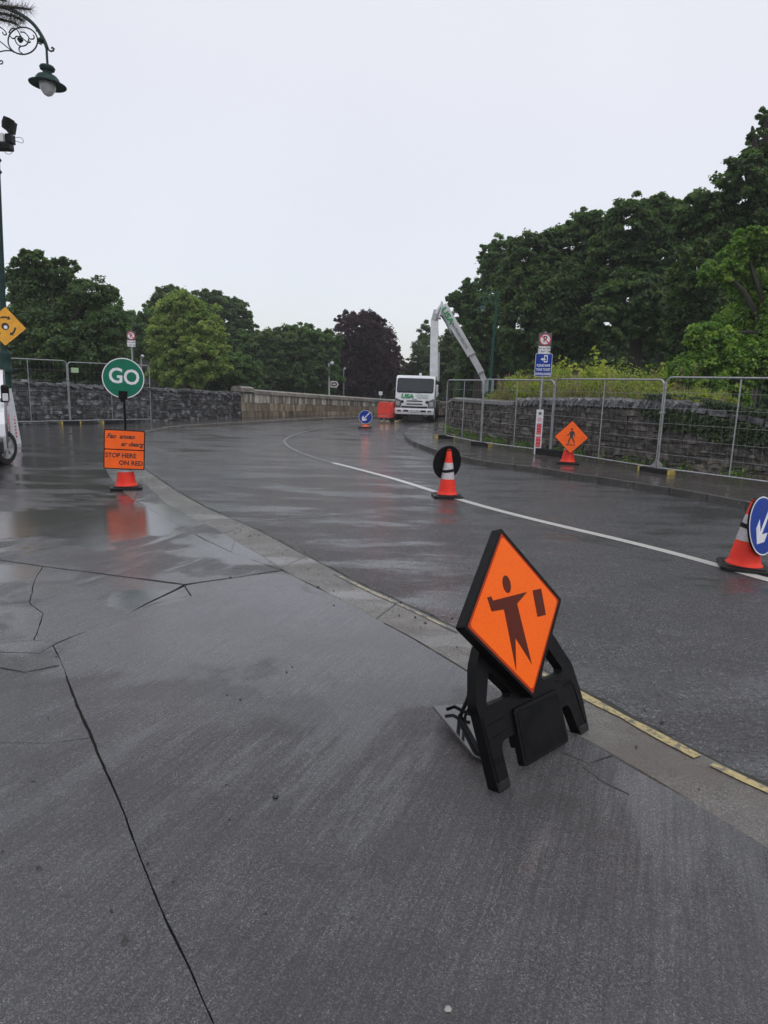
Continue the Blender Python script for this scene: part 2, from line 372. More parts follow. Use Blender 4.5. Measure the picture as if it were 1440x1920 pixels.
def stones_between(A, B, n, z0, z1, m, parent, name, gap=.004):
    a = resample(A, n=n*4); b = resample(B, n=n*4)
    for i in range(n):
        l = [a[i*4+j] for j in range(5)]; k = [b[i*4+j] for j in range(5)]
        if gap:
            l[0] = l[0].lerp(l[1], .006); l[4] = l[4].lerp(l[3], .008); k[0] = k[0].lerp(k[1], .008); k[4] = k[4].lerp(k[3], .008)
        q = [tuple(p.xy) for p in l]+[tuple(p.xy) for p in k[::-1]]
        zz = z1+random.uniform(-.002, .002)
        MB().prism([q], z0, zz, axis='z').obj(name, m, parent, bevel=.006, seg=1)
KO = [(285, 889), (334, 922), (394, 956), (450, 979), (500, 1002), (550, 1030), (600, 1055), (635, 1075), (680, 1098), (740, 1124), (790, 1147), (850, 1176), (940, 1218), (1030, 1262), (1100, 1300), (1200, 1352), (1300, 1408), (1360, 1437), (1440, 1472), (1600, 1545)]
KI = [(262, 896), (311, 945), (352, 967), (401, 990), (450, 1020), (502, 1048), (545, 1078), (590, 1100), (640, 1125), (680, 1148), (720, 1168), (770, 1195), (830, 1230), (885, 1265), (1000, 1335), (1110, 1392), (1180, 1432), (1240, 1470), (1300, 1505), (1390, 1560), (1440, 1592), (1600, 1690)]
kerb_near = sheet('kerb', [tuple(p.xy) for p in gx(KO)]+[tuple(p.xy) for p in gx(KI)][::-1], .009, M_BED); kerb_near['kind'] = 'structure'
stones_between(gx(KO, .028), gx(KI, .028), 7, -.05, .028, M_KERB, kerb_near, 'kerb_stone')
# two curved rows of setts at the bend and one row of slabs beside the kerb
PI_ = [(262, 806), (232, 816), (205, 832), (194, 852), (196, 875), (207, 895), (225, 915), (251, 937)]
PO = [(274, 811), (262, 828), (258, 850), (262, 868), (272, 880), (285, 889), (300, 900), (311, 910)]
PM = [((a+c)/2, (b+d)/2) for (a, b), (c, d) in zip(PI_, PO)]
apron = sheet('crossing', [tuple(p.xy) for p in gx(PI_)]+[tuple(p.xy) for p in gx(PO)][::-1], .012, M_BED); apron['kind'] = 'structure'
stones_between(gx(PI_, .03), gx(PM, .03), 9, -.02, .028, M_KERB, apron, 'paving_stone')
stones_between(gx(PM, .03), gx(PO, .03), 8, -.02, .03, M_KERB, apron, 'paving_stone')
QI = [(251, 937), (311, 971), (379, 1009), (435, 1036), (529, 1069)]; QO = [(262, 896), (311, 945), (352, 967), (401, 990), (450, 1020), (502, 1048), (529, 1069)]
apr2 = sheet('footway', [tuple(p.xy) for p in gx(QI)]+[tuple(p.xy) for p in gx(QO)][::-1], .012, M_BED); apr2['kind'] = 'structure'
stones_between(gx(QI, .03), gx(QO, .03), 5, -.02, .031, M_SLAB, apr2, 'paving_slab')

# far left pavement along the wall and the bridge parapet
LK = [(262, 815), (285, 807), (330, 799), (390, 795), (450, 791.5), (500, 789), (560, 785.5), (610, 783.5), (660, 782), (700, 781), (745, 780), (800, 781)]
LKz = [.03, .05, .08, .1, .1, .1, .1, .1, .1, .1, .1, .1]
lk = smoothline([G(a, b, z) for (a, b), z in zip(LK, LKz)])
W0, W1, W2 = G(5, 797, .02), G(452, 783, .1), G(742, 775.5, .1)
Wm = G(600, 778.5, .1); W3 = G(860, 776, .1)
WL0 = W0+(W0-W1).normalized()*3
lw = [G(262, 790, .03), W1, Wm, W2, W3]
a = resample(lk, n=40); b = resample(lw, n=40)
mb = MB(); mb.v = [tuple(p) for p in a]+[(p.x, p.y, p.z+.01) for p in b]; mb.f = [(i, i+1, 41+i+1, 41+i) for i in range(40)]
pl = mb.obj('far_pavement', M_PAVE); pl['kind'] = 'structure'
def kerb_run(path, n, wdt, h, m, parent, side=1, name='kerb_stone'):
    pts = resample(path, n=n*3)
    for i in range(n):
        l = pts[i*3:i*3+4]; inn = []
        for j, p in enumerate(l):
            k = i*3+j; t = (pts[min(k+1, n*3)]-pts[max(k-1, 0)]).normalized(); inn.append(p+Vector((-t.y, t.x, 0))*wdt*side)
        l[0] = l[0].lerp(l[1], .03); inn[0] = inn[0].lerp(inn[1], .03)
        zt = max(p.z for p in l)+.006
        q = [tuple(p.xy) for p in l]+[tuple(p.xy) for p in inn[::-1]]
        MB().prism([q], zt-h, zt, axis='z').obj(name, m, parent, bevel=.012, seg=2)
kerb_run(lk, 22, .16, .13, M_KERB, pl, 1)

# right pavement with its rounded corner
RK = [(835, 791), (800, 794), (780, 797), (766, 802), (759, 809), (759, 817), (768, 825), (785, 832), (815, 843), (860, 855), (920, 867), (1000, 882.5), (1041, 882), (1110, 893), (1179, 902.5), (1318, 925), (1401, 941), (1560, 972), (1800, 1020)]
RK[11] = (1000, 875)
rk = smoothline(gx(RK, .12))
RW = [G(837, 800, .12), G(846, 809, .12), G(900, 823, .12), G(960, 833, .12), G(1040, 846, .12), G(1120, 858, .12), G(1234, 874, .12), G(1330, 885, .12), G(1440, 896, .12), G(1600, 913, .12), G(1900, 950, .12)]
rp_pts = [tuple(p.xy) for p in rk]+[tuple((p+Vector((.15, .1, 0))).xy) for p in RW[::-1]]
rp = sheet('right_pavement', rp_pts, .12, M_PAVE); rp['kind'] = 'structure'
kerb_run(rk, 36, .13, .15, M_KERBD, rp, 1)

# painted lines and repairs (thin sheets 4 mm up)
def ribbon(name, pts, wdt, z, m, parent=None, jit=0):
    p = resample(smoothline(pts), step=.15); mb = MB()
    for i, q in enumerate(p):
        t = (p[min(i+1, len(p)-1)]-p[max(i-1, 0)]).normalized(); s = Vector((-t.y, t.x, 0))
        ww = wdt*(1+jit*random.uniform(-1, 1))
        mb.v += [(q.x+s.x*ww/2, q.y+s.y*ww/2, z), (q.x-s.x*ww/2, q.y-s.y*ww/2, z)]
    mb.f = [(2*i+1, 2*i+3, 2*i+2, 2*i) for i in range(len(p)-1)]
    return mb.obj(name, m, parent)
ASPH = (.035, .036, .038)
M_WHITE = paint('white_road_paint', (.62, .62, .58), ASPH, (.2, .36))
M_WORN = paint('worn_white_paint', (.2, .2, .2), (.03, .03, .032), (.42, .6), 10)
M_YEL = paint('yellow_road_paint', (.50, .40, .16), (.09, .085, .075), (.36, .52), 20)
M_YELW = paint('worn_yellow_paint', (.40, .34, .18), (.06, .055, .05), (.45, .6), 9)
wl = [(1760, 1178), (1600, 1130), (1440, 1088), (1318, 1052), (1179, 1016), (1040, 984), (940, 959), (865, 938), (800, 917), (740, 898), (680, 882), (625, 868)]
tag(ribbon('centre_line', gx(wl), .135, .004, M_WHITE), kind='structure')
tag(ribbon('worn_line', gx([(625, 868), (585, 857), (556, 846), (535, 834), (532, 824), (560, 812), (610, 802), (690, 793)]), .10, .004, M_WORN), kind='structure')
tag(ribbon('yellow_line', gx([(1018, 1264), (1094, 1305), (1196, 1359), (1308, 1419)], .03), .05, .0325, M_YEL, jit=.35), kind='structure')
tag(ribbon('yellow_line', gx([(1334, 1433), (1396, 1462), (1441, 1484), (1600, 1556)], .03), .05, .0325, M_YEL, jit=.35), kind='structure')
tag(ribbon('yellow_line', gx([(628, 1076), (698, 1111), (778, 1147), (858, 1186)], .03), .03, .0325, M_YELW, jit=.6), kind='structure')
M_CRK = mat('crack_dirt', (.010, .010, .009), .8, world=True, scale=20, col2=(.022, .024, .012))
for l_, w_ in (([(1056, 1412), (1092, 1438), (1148, 1417)], .006), ([(1092, 1438), (1120, 1462), (1180, 1490)], .004), ([(0, 1252), (30, 1262), (75, 1258), (110, 1248)], .008), ([(345, 1097), (352, 1108), (358, 1117)], .012),
               ([(52, 1464), (58, 1471), (66, 1466)], .006), ([(240, 1150), (300, 1128), (350, 1118)], .004), ([(-60, 1044), (0, 1050), (80, 1062), (200, 1077), (345, 1096)], .013), ([(345, 1096), (440, 1084), (529, 1070)], .006),
               ([(720, 1168), (770, 1194), (830, 1229), (885, 1264)], .006), ([(1120, 1398), (1180, 1432), (1240, 1469), (1300, 1504)], .007), ([(530, 1071), (590, 1099), (640, 1124)], .004)):
    tag(ribbon('crack', gx(l_, .03), w_, .0318, M_CRK, jit=.9), kind='structure')
tag(ribbon('gutter_dirt', gx([(a_-3, b_-1) for a_, b_ in KO]), .045, .0035, M_CRK, jit=.8), kind='structure')
M_SEAM = mat('tar_seam', (.012, .012, .013), .35, world=True, coat=.6)
tag(ribbon('road_seam', gx([(452, 979), (540, 972), (640, 965), (705, 962)]), .022, .003, M_SEAM, jit=.6), kind='structure')
tag(ribbon('road_seam', gx([(770, 828), (748, 822), (738, 812), (745, 804), (765, 799)]), .03, .003, M_SEAM, jit=.5), kind='structure')
tag(ribbon('road_seam', gx([(575, 848), (640, 858), (760, 862), (830, 868)]), .03, .003, M_SEAM, jit=.5), kind='structure')

# ---------------------------------------------------------------- masonry
M_ST_R = mat('rubble_stone', (.042, .037, .03), .6, var=.5, scale=7, bump=1, bscale=14, bdist=.05, col2=(.14, .122, .1), objrand=.5, thr=(.36, .74), coat=.25, world=True)
M_ST_L = mat('grey_limestone', (.04, .04, .043), .55, var=.5, scale=5.5, bump=1, bscale=14, bdist=.05, col2=(.17, .172, .18), objrand=.6, coat=.3, world=True, thr=(.42, .72))
M_MORT = mat('old_mortar', (.05, .047, .042), .8, col2=(.09, .085, .075), world=True, scale=8, bump=.6, bscale=30)
M_COPE = mat('slate_coping', (.07, .07, .075), .45, var=.4, scale=8, bump=1, bscale=18, bdist=.03, col2=(.17, .17, .18), objrand=.35, coat=.4, world=True)
M_ASH = mat('stained_ashlar', (.17, .152, .12), .6, var=.3, scale=2.2, bump=.5, bscale=25, col2=(.44, .41, .36), objrand=.2, stretch=(3.2, 3.2, .25), world=True, thr=(.42, .64), coat=.15)
M_ASHD = mat('dark_stained_ashlar', (.12, .098, .068), .6, var=.4, scale=2.4, bump=.5, bscale=25, col2=(.28, .23, .165), objrand=.3, stretch=(2.6, 2.6, .5), world=True, coat=.15)
M_CAP = mat('rounded_coping', (.13, .12, .095), .55, var=.3, scale=3, bump=.5, bscale=30, col2=(.22, .2, .165), objrand=.12, world=True, coat=.3)

def stone_mesh(k, rough=.22):
    """unit stone, front face at y=0, about -.5...+.5 wide and high, chipped corners"""
    bm = bmesh.new(); bmesh.ops.create_cube(bm, size=1)
    bmesh.ops.bevel(bm, geom=bm.edges[:], offset=.09, segments=1, affect='EDGES')
    for v in bm.verts:
        d = noise.noise_vector(v.co*2.1+Vector((k*3.1, k*7.7, 0))); v.co += Vector((d.x*rough, d.y*rough*.8, d.z*rough*1.3))
    me = bpy.data.meshes.new('stone'); bm.to_mesh(me); bm.free(); return me
class Path:
    def __init__(s, pts):
        s.p = [Vector((q[0], q[1])) for q in pts]; s.d = [0]
        for a, b in zip(s.p, s.p[1:]): s.d.append(s.d[-1]+(b-a).length)
        s.L = s.d[-1]
    def at(s, t):
        t = max(0, min(s.L, t)); j = 0
        while j < len(s.p)-2 and s.d[j+1] < t: j += 1
        a, b = s.p[j], s.p[j+1]; q = a.lerp(b, (t-s.d[j])/(s.d[j+1]-s.d[j]))
        e = .4; u = s._raw(t+e)-s._raw(t-e); u.normalize(); return q, u
    def _raw(s, t):
        t = max(0, min(s.L, t)); j = 0
        while j < len(s.p)-2 and s.d[j+1] < t: j += 1
        return s.p[j].lerp(s.p[j+1], (t-s.d[j])/(s.d[j+1]-s.d[j]))
def inst_or_join(items, meshes, m, parent, name, limit=290, joined='small_stones'):
    """items: (matrix, variant). The largest in view become parts, the rest one joined part."""
    def show(it):
        x, y, d = proj(it[0].translation)
        vis = 1 if (-20 < x < 1460 and d > 0) else .01
        s = it[0].to_scale(); return vis*s.x*s.z/(d*d)
    items.sort(key=show, reverse=True)
    mi = parent.matrix_basis.inverted()
    for M4, k in items[:limit]:
        o = link(name, meshes[k], m, parent); o.matrix_basis = mi @ M4
    if items[limit:]:
        mb = MB()
        for M4, k in items[limit:]:
            me = meshes[k]; mb.add([mi @ M4 @ v.co for v in me.vertices], [tuple(p.vertices) for p in me.polygons])
        o = mb.obj(joined, m, parent); o['kind'] = 'stuff'
def wall_core(path, z0, ztop, thick, m, parent, s0=0, s1=None, n=40, inset=.05):
    s1 = s1 or path.L; mb = MB(); mi = parent.matrix_basis.inverted()
    for i in range(n+1):
        s = s0+(s1-s0)*i/n; q, u = path.at(s); b = Vector((-u.y, u.x)); zt = ztop(s)
        f = q+b*inset; k = q+b*thick
        mb.v += [tuple(mi @ Vector(v)) for v in ((f.x, f.y, z0), (f.x, f.y, zt), (k.x, k.y, zt), (k.x, k.y, z0))]
    for i in range(n):
        for j in range(4): mb.f.append((4*i+j, 4*i+(j+1) % 4, 4*i+4+(j+1) % 4, 4*i+4+j))
    mb.f += [(0, 1, 2, 3), (4*n+3, 4*n+2, 4*n+1, 4*n)]
    return mb.obj('core', m, parent)
SM = [stone_mesh(k) for k in range(9)]; SM2 = [m.copy() for m in SM]; SMC = [stone_mesh(k+20, .1) for k in range(9)]
def rubble(path, z0, ztop, course, lmin, lmax, s0, s1, items, depth=.22, gap=.012, proud=.035, hvar=.35):
    z = z0; zt_max = max(ztop(s0+(s1-s0)*i/20) for i in range(21)); c = 0
    while z < zt_max-.02:
        h = course*random.uniform(1-hvar, 1+hvar); s = s0+random.uniform(-lmax, 0)
        while s < s1:
            l = random.uniform(lmin, lmax)*(1.0 if random.random() < .8 else .55); a = max(s, s0); e = min(s+l, s1); mid = (a+e)/2
            s += l
            if e-a < .06: continue
            hh = h; top = ztop(mid)
            if z+hh > top: hh = top-z
            if hh < .04: continue
            parts = [(a, e, z, hh)]
            if random.random() < .2 and hh > .1: parts = [(a, e, z, hh*.5), (a, e, z+hh*.5, hh*.5)]
            for (a2, e2, zz, h2) in parts:
                q, u = path.at((a2+e2)/2); b = Vector((-u.y, u.x))
                pr = random.uniform(-.5, 1)*proud; ctr = q+b*(depth/2-pr)
                X = Vector((u.x, u.y, random.uniform(-.02, .02))).normalized(); Y = Vector((b.x, b.y, random.uniform(-.06, .06))).normalized(); Z = X.cross(Y).normalized()
                if Z.z < 0: Z = -Z
                M4 = Matrix.Translation((ctr.x, ctr.y, zz+h2/2)) @ Matrix((X, Y, Z)).transposed().to_4x4() @ Matrix.Diagonal((e2-a2-gap, depth, h2-gap, 1))
                items.append((M4, random.randrange(len(SM))))
        z += h
def coping_rubble(path, ztop, s0, s1, th, hgt, depth, lean, m, parent, name='coping_stone', var=.3):
    mi = parent.matrix_basis.inverted(); s = s0
    while s < s1:
        t = th*random.uniform(1-var, 1+var); q, u = path.at(s+t/2); b = Vector((-u.y, u.x))
        X = Vector((u.x, u.y, 0)); Y = Vector((b.x, b.y, 0)); ctr = q+b*(depth/2-.05+random.uniform(-.02, .02)); h = hgt*random.uniform(.8, 1.2)
        M4 = Matrix.Translation((ctr.x, ctr.y, ztop(s)+h*.36)) @ Matrix((X, Y, Vector((0, 0, 1)))).transposed().to_4x4() @ Matrix.Rotation(lean+random.uniform(-.15, .15), 4, 'Y') @ Matrix.Diagonal((t*.95, depth, h, 1))
        o = link(name, SMC[random.randrange(9)], None, parent); o.matrix_basis = mi @ M4
        if not o.data.materials: o.data.materials.append(m)
        o.material_slots[0].link = 'OBJECT'; o.material_slots[0].material = m
        s += t
# right wall
pr_ = Path([(p.x, p.y) for p in RW]); S_cap = 0
def s_at_px(path, x):
    for i in range(400):
        q, _ = path.at(path.L*i/400)
        if proj((q.x, q.y, .5))[0] >= x: return path.L*i/400
    return path.L
rt_px = [(836, 757), (850, 752), (950, 760), (1040, 760), (1240, 766), (1300, 775), (1370, 790), (1440, 803), (1600, 820), (1900, 850)]
rt_s = []
for x, y in rt_px:
    s = s_at_px(pr_, x) if x < 1900 else pr_.L; q, _ = pr_.at(s); rt_s.append((s, topz(q, y)))
def rtop(s): return float(np.interp(s, [a for a, _ in rt_s], [b for _, b in rt_s]))
rwall = thing('stone_wall', 'dark rubble stone wall behind the right pavement and mesh fencing', 'wall', (RW[0].x, RW[0].y, 0))
wall_core(pr_, 0, lambda s: rtop(s)-.01, .5, M_MORT, rwall, inset=.018)
it = []; sc = s_at_px(pr_, 960)
rubble(pr_, .1, rtop, .145, .16, .55, 0, pr_.L, it, proud=.03, gap=.002)
inst_or_join(it, SM, M_ST_R, rwall, 'stone', 295)
def caps(path, ztop, s0, s1, ln, hw, hh, m, parent, name='coping_stone', over=.05, flat=.55):
    """rounded coping lengths"""
    n = max(1, round((s1-s0)/ln)); mi = parent.matrix_basis.inverted()
    for i in range(n):
        mb = MB(); K = 4
        for j in range(K+1):
            s = s0+(s1-s0)*(i+(j/K)*.985+.0075)/n; q, u = path.at(s); b = Vector((-u.y, u.x))
            for a_ in range(9):
                t = math.pi*a_/8; off = hw/2-over - math.cos(t)*hw/2
                p = q+b*off; zz = ztop(s)+.04+math.sin(t)**flat*hh
                if a_ in (0, 8): zz = ztop(s)
                mb.v.append(tuple(mi @ Vector((p.x, p.y, zz))))
        for j in range(K):
            for a_ in range(8): mb.f.append((9*j+a_, 9*j+a_+1, 9*j+9+a_+1, 9*j+9+a_))
            mb.f.append((9*j+8, 9*j, 9*j+9, 9*j+17))
        mb.f.append(tuple(range(9))); mb.f.append(tuple(9*K+q for q in range(9))[::-1])
        mb.obj(name, m, parent, smooth=True)
M_CAPG = mat('grey_coping', (.115, .112, .108), .5, var=.2, scale=4, bump=.4, bscale=30, world=True, coat=.35)
caps(pr_, rtop, 0, sc, .8, .58, .1, M_CAPG, rwall)
coping_rubble(pr_, rtop, sc, s_at_px(pr_, 1290), .11, .22, .5, R(34), M_COPE, rwall, var=.4)
coping_rubble(pr_, rtop, s_at_px(pr_, 1290), pr_.L, .34, .13, .5, R(8), M_COPE, rwall)
# left wall
pl_ = Path([(p.x, p.y) for p in (WL0, W0, G(130, 794, .02), G(250, 791.5, .03), G(350, 787.5, .08), W1)])
lt = []
for x, y in ((-60, 712), (20, 719), (130, 726), (250, 731), (350, 736), (452, 742)):
    s = s_at_px(pl_, x) if x > 0 else 0; q, _ = pl_.at(s); lt.append((s, topz(q, y)))
def ltop(s): return float(np.interp(s, [a for a, _ in lt], [b for _, b in lt]))
lwall = thing('stone_wall', 'grey limestone rubble wall on the left, capped with leaning flags', 'wall', (WL0.x, WL0.y, 0))
wall_core(pl_, 0, lambda s: ltop(s)-.01, .5, M_MORT, lwall, inset=.018)
it = []; rubble(pl_, .02, ltop, .15, .16, .45, 0, pl_.L, it, gap=.002, proud=.03)
inst_or_join(it, SM2, M_ST_L, lwall, 'stone', 295)
coping_rubble(pl_, ltop, 0, pl_.L-.1, .34, .13, .55, R(14), M_COPE, lwall, var=.5)
# bridge parapet
pb = Path([(W1.x, W1.y), (Wm.x, Wm.y), (W2.x, W2.y), (W3.x, W3.y), (W3.x+6, W3.y-1)])
bt = []
for x, y in ((453, 737), (600, 747), (740, 756), (860, 760)):
    s = s_at_px(pb, x); q, _ = pb.at(s); bt.append((s, topz(q, y)))
def btop(s): return float(np.interp(s, [a for a, _ in bt], [b for _, b in bt]))
para = thing('bridge_parapet', 'pale ashlar bridge parapet with rounded coping beyond the bend', 'wall', (W1.x, W1.y, 0))
wall_core(pb, 0, lambda s: btop(s)-.005, .5, M_MORT, para, inset=.05, n=60)
UN = bpy.data.meshes.new('block'); bm = bmesh.new(); bmesh.ops.create_cube(bm, size=1); bmesh.ops.bevel(bm, geom=bm.edges[:], offset=.018, segments=1, affect='EDGES'); bm.to_mesh(UN); bm.free()
UN2 = UN.copy(); mi = para.matrix_basis.inverted()
for c, (f0, f1, me, m) in enumerate(((0, .26, UN2, M_ASHD), (.26, .62, UN2, M_ASHD), (.62, 1, UN, M_ASH))):
    s = -.5*(c % 2)
    while s < pb.L:
        l = random.uniform(.8, 1.15); a, e = max(0, s), min(pb.L, s+l); s += l
        if e-a < .1: continue
        q, u = pb.at((a+e)/2); b = Vector((-u.y, u.x))
        zb = .08; H = btop((a+e)/2)-zb; ctr = q+b*(.12+random.uniform(0, .008)-(.05 if c == 0 else 0))
        M4 = Matrix.Translation((ctr.x, ctr.y, zb+H*(f0+f1)/2)) @ Matrix(((u.x, u.y, 0), (b.x, b.y, 0), (0, 0, 1))).transposed().to_4x4() @ Matrix.Diagonal((e-a-.012, .24, H*(f1-f0)-.012, 1))
        o = link('ashlar_block', me, m, para); o.matrix_basis = mi @ M4
caps(pb, btop, .75, pb.L, 1.15, .62, .17, M_CAP, para)
caps(pb, lambda s: btop(s)+.07, -.02, .75, .8, .72, .2, M_CAP, para, over=.09)
# raised park bank behind the right wall, and gravel river bank beyond the left
bk = [tuple((p+Vector((.3, .25, 0))).xy) for p in RW]+[(40, 2), (60, 70), (7, 70), (3.2, 30)]
bank = sheet('bank', bk, .95, M_SOIL); bank['kind'] = 'structure'

# ---------------------------------------------------------------- object materials
K_PL = mat('black_plastic', (.004, .004, .0045), .42, var=.3, scale=20, bump=.15, bscale=150, spec=.13)
K_RUB = mat('black_rubber', (.008, .008, .008), .45, var=.3, scale=15, bump=.3, bscale=90, spec=.3)
ORANGE = mat('orange_sign_face', (1, .15, .006), .5, var=.07, scale=5, spec=.2, bump=.05, bscale=200)
ORANGE_D = mat('orange_sign_face_dull', (.92, .125, .01), .45, var=.1, scale=5, spec=.25)
BLACKP = mat('black_print', (.015, .012, .01), .4, scale=9)
CONE_R = mat('cone_red', (.85, .025, .012), .45, var=.1, scale=7, spec=.3, col2=(.85, .05, .02))
SLEEVE = mat('reflective_sleeve', (.52, .47, .49), .3, var=.1, scale=30, bump=.1, bscale=220, coat=.3)
WHITE = mat('white_print', (.72, .72, .74), .4, scale=12, var=.08)
GREEN_S = mat('green_sign_face', (.0, .15, .085), .45, var=.12, scale=9, spec=.3)
BLUE_S = mat('blue_sign_face', (.002, .035, .28), .4, var=.15, scale=7, spec=.25)
GALV = mat('galvanised_steel', (.34, .35, .36), .38, metal=.75, var=.2, scale=14, bump=.1)
GREY_S = mat('grey_sign_board', (.09, .09, .095), .5, scale=9)
RED_P = mat('red_print', (.62, .03, .05), .5, scale=14, var=.15)
CORR = mat('white_corrugated_board', (.66, .67, .70), .5, scale=10, var=.07, coat=.2)
GRN_P = mat('green_iron_paint', (.004, .028, .022), .45, var=.3, scale=9, spec=.25, bump=.1)
YEL_S = mat('yellow_sign_face', (.72, .33, .012), .4, scale=8, coat=.3)
YELB = mat('yellow_block', (.42, .32, .08), .6, scale=12, var=.2)

# ---------------------------------------------------------------- foreground flagman sign on its plastic frame
sc_c = Vector((.6227, 2.9331, .6948+.004)); RM = Matrix(((.69938, -.6845, -.20571), (.71254, .64509, .27596), (-.0562, -.33958, .9389)))
fs = thing('flagman_sign', 'large orange diamond sign with flagman symbol leaning on a black plastic frame on the footpath', 'road sign', (sc_c.x, sc_c.y, 0))
FM = Matrix.Translation((0, 0, sc_c.z)) @ RM.to_4x4() @ Matrix.Scale(.98235, 4)      # plane: x right, y back, z up
D = .400
def diamond(d, r=0):
    if not r: return [(d, 0), (0, d), (-d, 0), (0, -d)]
    o = []
    for cx, cy, a in ((d-r*1.414, 0, 0), (0, d-r*1.414, 90), (-d+r*1.414, 0, 180), (0, -d+r*1.414, 270)):
        for i in range(5): q = R(a-45+90*i/4); o.append((cx+r*math.cos(q), cy+r*math.sin(q)))
    return o
m_ = MB().prism([diamond(D, .01), diamond(D-.022, .01)], 0, .052, FM).obj('sign_frame', K_PL, fs, bevel=.003)
MB().prism([diamond(D-.018)], .006, .045, FM).obj('back_panel', K_PL, fs)
M_HONEY, n_, p_, o_ = nodes('honeycomb_reflective')
tcn = N(n_, 'ShaderNodeTexCoord').outputs['Object']
v_ = N(n_, 'ShaderNodeTexVoronoi', feature='DISTANCE_TO_EDGE'); v_.inputs['Scale'].default_value = 75; L(n_, mapping(n_, tcn, (1, 1, 1)), v_.inputs['Vector'])
pat = ramp(n_, v_.outputs['Distance'], .02, .12)
cc = mix(n_, pat, (.93, .125, .004), (1, .15, .006)); cc = mix(n_, ramp(n_, noi(n_, tcn, 5, 4), .4, .75, 0, .35), cc, (.9, .11, .004))
scr = noi(n_, mapping(n_, tcn, (3, 60, 18), (.3, .5, .9)), 1, 3); cc = mix(n_, ramp(n_, scr, .70, .8, 0, .35), cc, (1, .42, .2)); cc = mix(n_, ramp(n_, noi(n_, tcn, 90, 2), .70, .76, 0, .6), cc, (.25, .06, .02))
L(n_, cc, p_.inputs['Base Color']); p_.inputs['Roughness'].default_value = .5; p_.inputs['Specular IOR Level'].default_value = .2; p_.inputs['Coat Weight'].default_value = 0; p_.inputs['Coat Roughness'].default_value = .15
bb = N(n_, 'ShaderNodeBump'); bb.inputs['Strength'].default_value = .15; bb.inputs['Distance'].default_value = .001; L(n_, pat, bb.inputs['Height']); L(n_, bb.outputs[0], p_.inputs['Normal'])
RIM = mat('dark_orange_rim', (.4, .035, .004), .5, scale=20, spec=.2)
MB().prism([diamond(D-.021)], .003, .0075, FM).obj('sign_rim', RIM, fs)
MB().prism([diamond(D-.04, .02)], .0012, .0045, FM).obj('sign_face', M_HONEY, fs)
PRN = mat('dark_brown_print', (.10, .012, .004), .5, var=.25, scale=14, spec=.2)
MB().prism([[(-.205, .1), (-.173, .1), (-.168, .08), (.111, .08), (.011, .038), (.016+.018, -.249), (-.054, -.109), (-.097, -.251), (-.098, .029), (-.192, .035)]], 0, .0018, FM).obj('symbol_body', PRN, fs)
MB().prism([circle(-.04, .137, .031, 28, ry=.041)], 0, .0018, FM).obj('symbol_head', PRN, fs)
MB().prism([[(.159, .08), (.236, .079), (.231, -.05), (.156, -.048)]], 0, .0018, FM).obj('symbol_paddle', PRN, fs)
# moulded A-frame
out_l = [(-.245, -.10), (-.305, -.184), (-.356, -.345), (-.345, -.38), (-.318, -.715), (-.305, -.722), (-.232, -.724), (-.224, -.716), (-.235, -.555), (-.215, -.527), (-.11, -.527), (-.11, -.60),
         (.26, -.60), (.262, -.535), (.275, -.518), (.345, -.516), (.362, -.535), (.405, -.675), (.415, -.686), (.485, -.684), (.497, -.675), (.495, -.5), (.463, -.338), (.31, -.115), (.05, -.10)]
out_l = [(x, z) for x, z in out_l]
h1 = [(-.224, -.216), (-.092, -.347), (-.104, -.362), (-.271, -.36), (-.285, -.35)][::-1]
h2 = [(.269, -.211), (.367, -.344), (.346, -.359), (.185, -.356), (.167, -.341)][::-1]
def roundpoly(p, it=2):
    for _ in range(it):
        q = []
        for a, b in zip(p, p[1:]+p[:1]):
            l = math.dist(a, b); k = min(.25, .012/l) if l > .03 else .25; q += [(a[0]*(1-k)+b[0]*k, a[1]*(1-k)+b[1]*k), (a[0]*k+b[0]*(1-k), a[1]*k+b[1]*(1-k))]
        p = q
    return p
fr = MB().prism([roundpoly(out_l, 2), roundpoly(h1, 2), roundpoly(h2, 2)], .054, .105, FM).obj('frame', K_PL, fs, bevel=.005)
for a, b in (((-.332, -.40), (-.30, -.70)), ((-.30, -.44), (-.16, -.438)), ((-.31, -.50), (-.15, -.49)), ((.29, -.385), (.40, -.40)), ((.43, -.43), (.478, -.66))): MB().tube([FM @ Vector((a[0], .053, a[1])), FM @ Vector((b[0], .053, b[1]))], .0035, 6).obj('moulded_rib', K_PL, fs)
MB().prism([rrect(-.118, -.675, .272, -.418, .018)], .040, .075, FM).obj('weight_panel', K_PL, fs, bevel=.006)
MB().prism([rrect(-.100, -.657, .254, -.436, .012)], .0375, .0402, FM).obj('panel_inset', mat('matt_black', (.0035, .0035, .004), .5, scale=9, spec=.12), fs, bevel=.0012)
for u, v in ((-.27, -.71), (.45, -.672)): MB().box((u-.045, .05, v-.012), (u+.045, .112, v+.03), FM).obj('rubber_foot', K_RUB, fs, bevel=.006)
text('moulded_lettering', '555', .045, K_PL, fs, FM @ Vector((-.268, .0535, -.60)), rot=(FM.to_3x3().to_euler()), ext=.0012)
text('moulded_lettering', 'ROAD', .03, K_PL, fs, FM @ Vector((.385, .0535, -.42)), rot=(FM.to_3x3().to_euler()), ext=.0012)
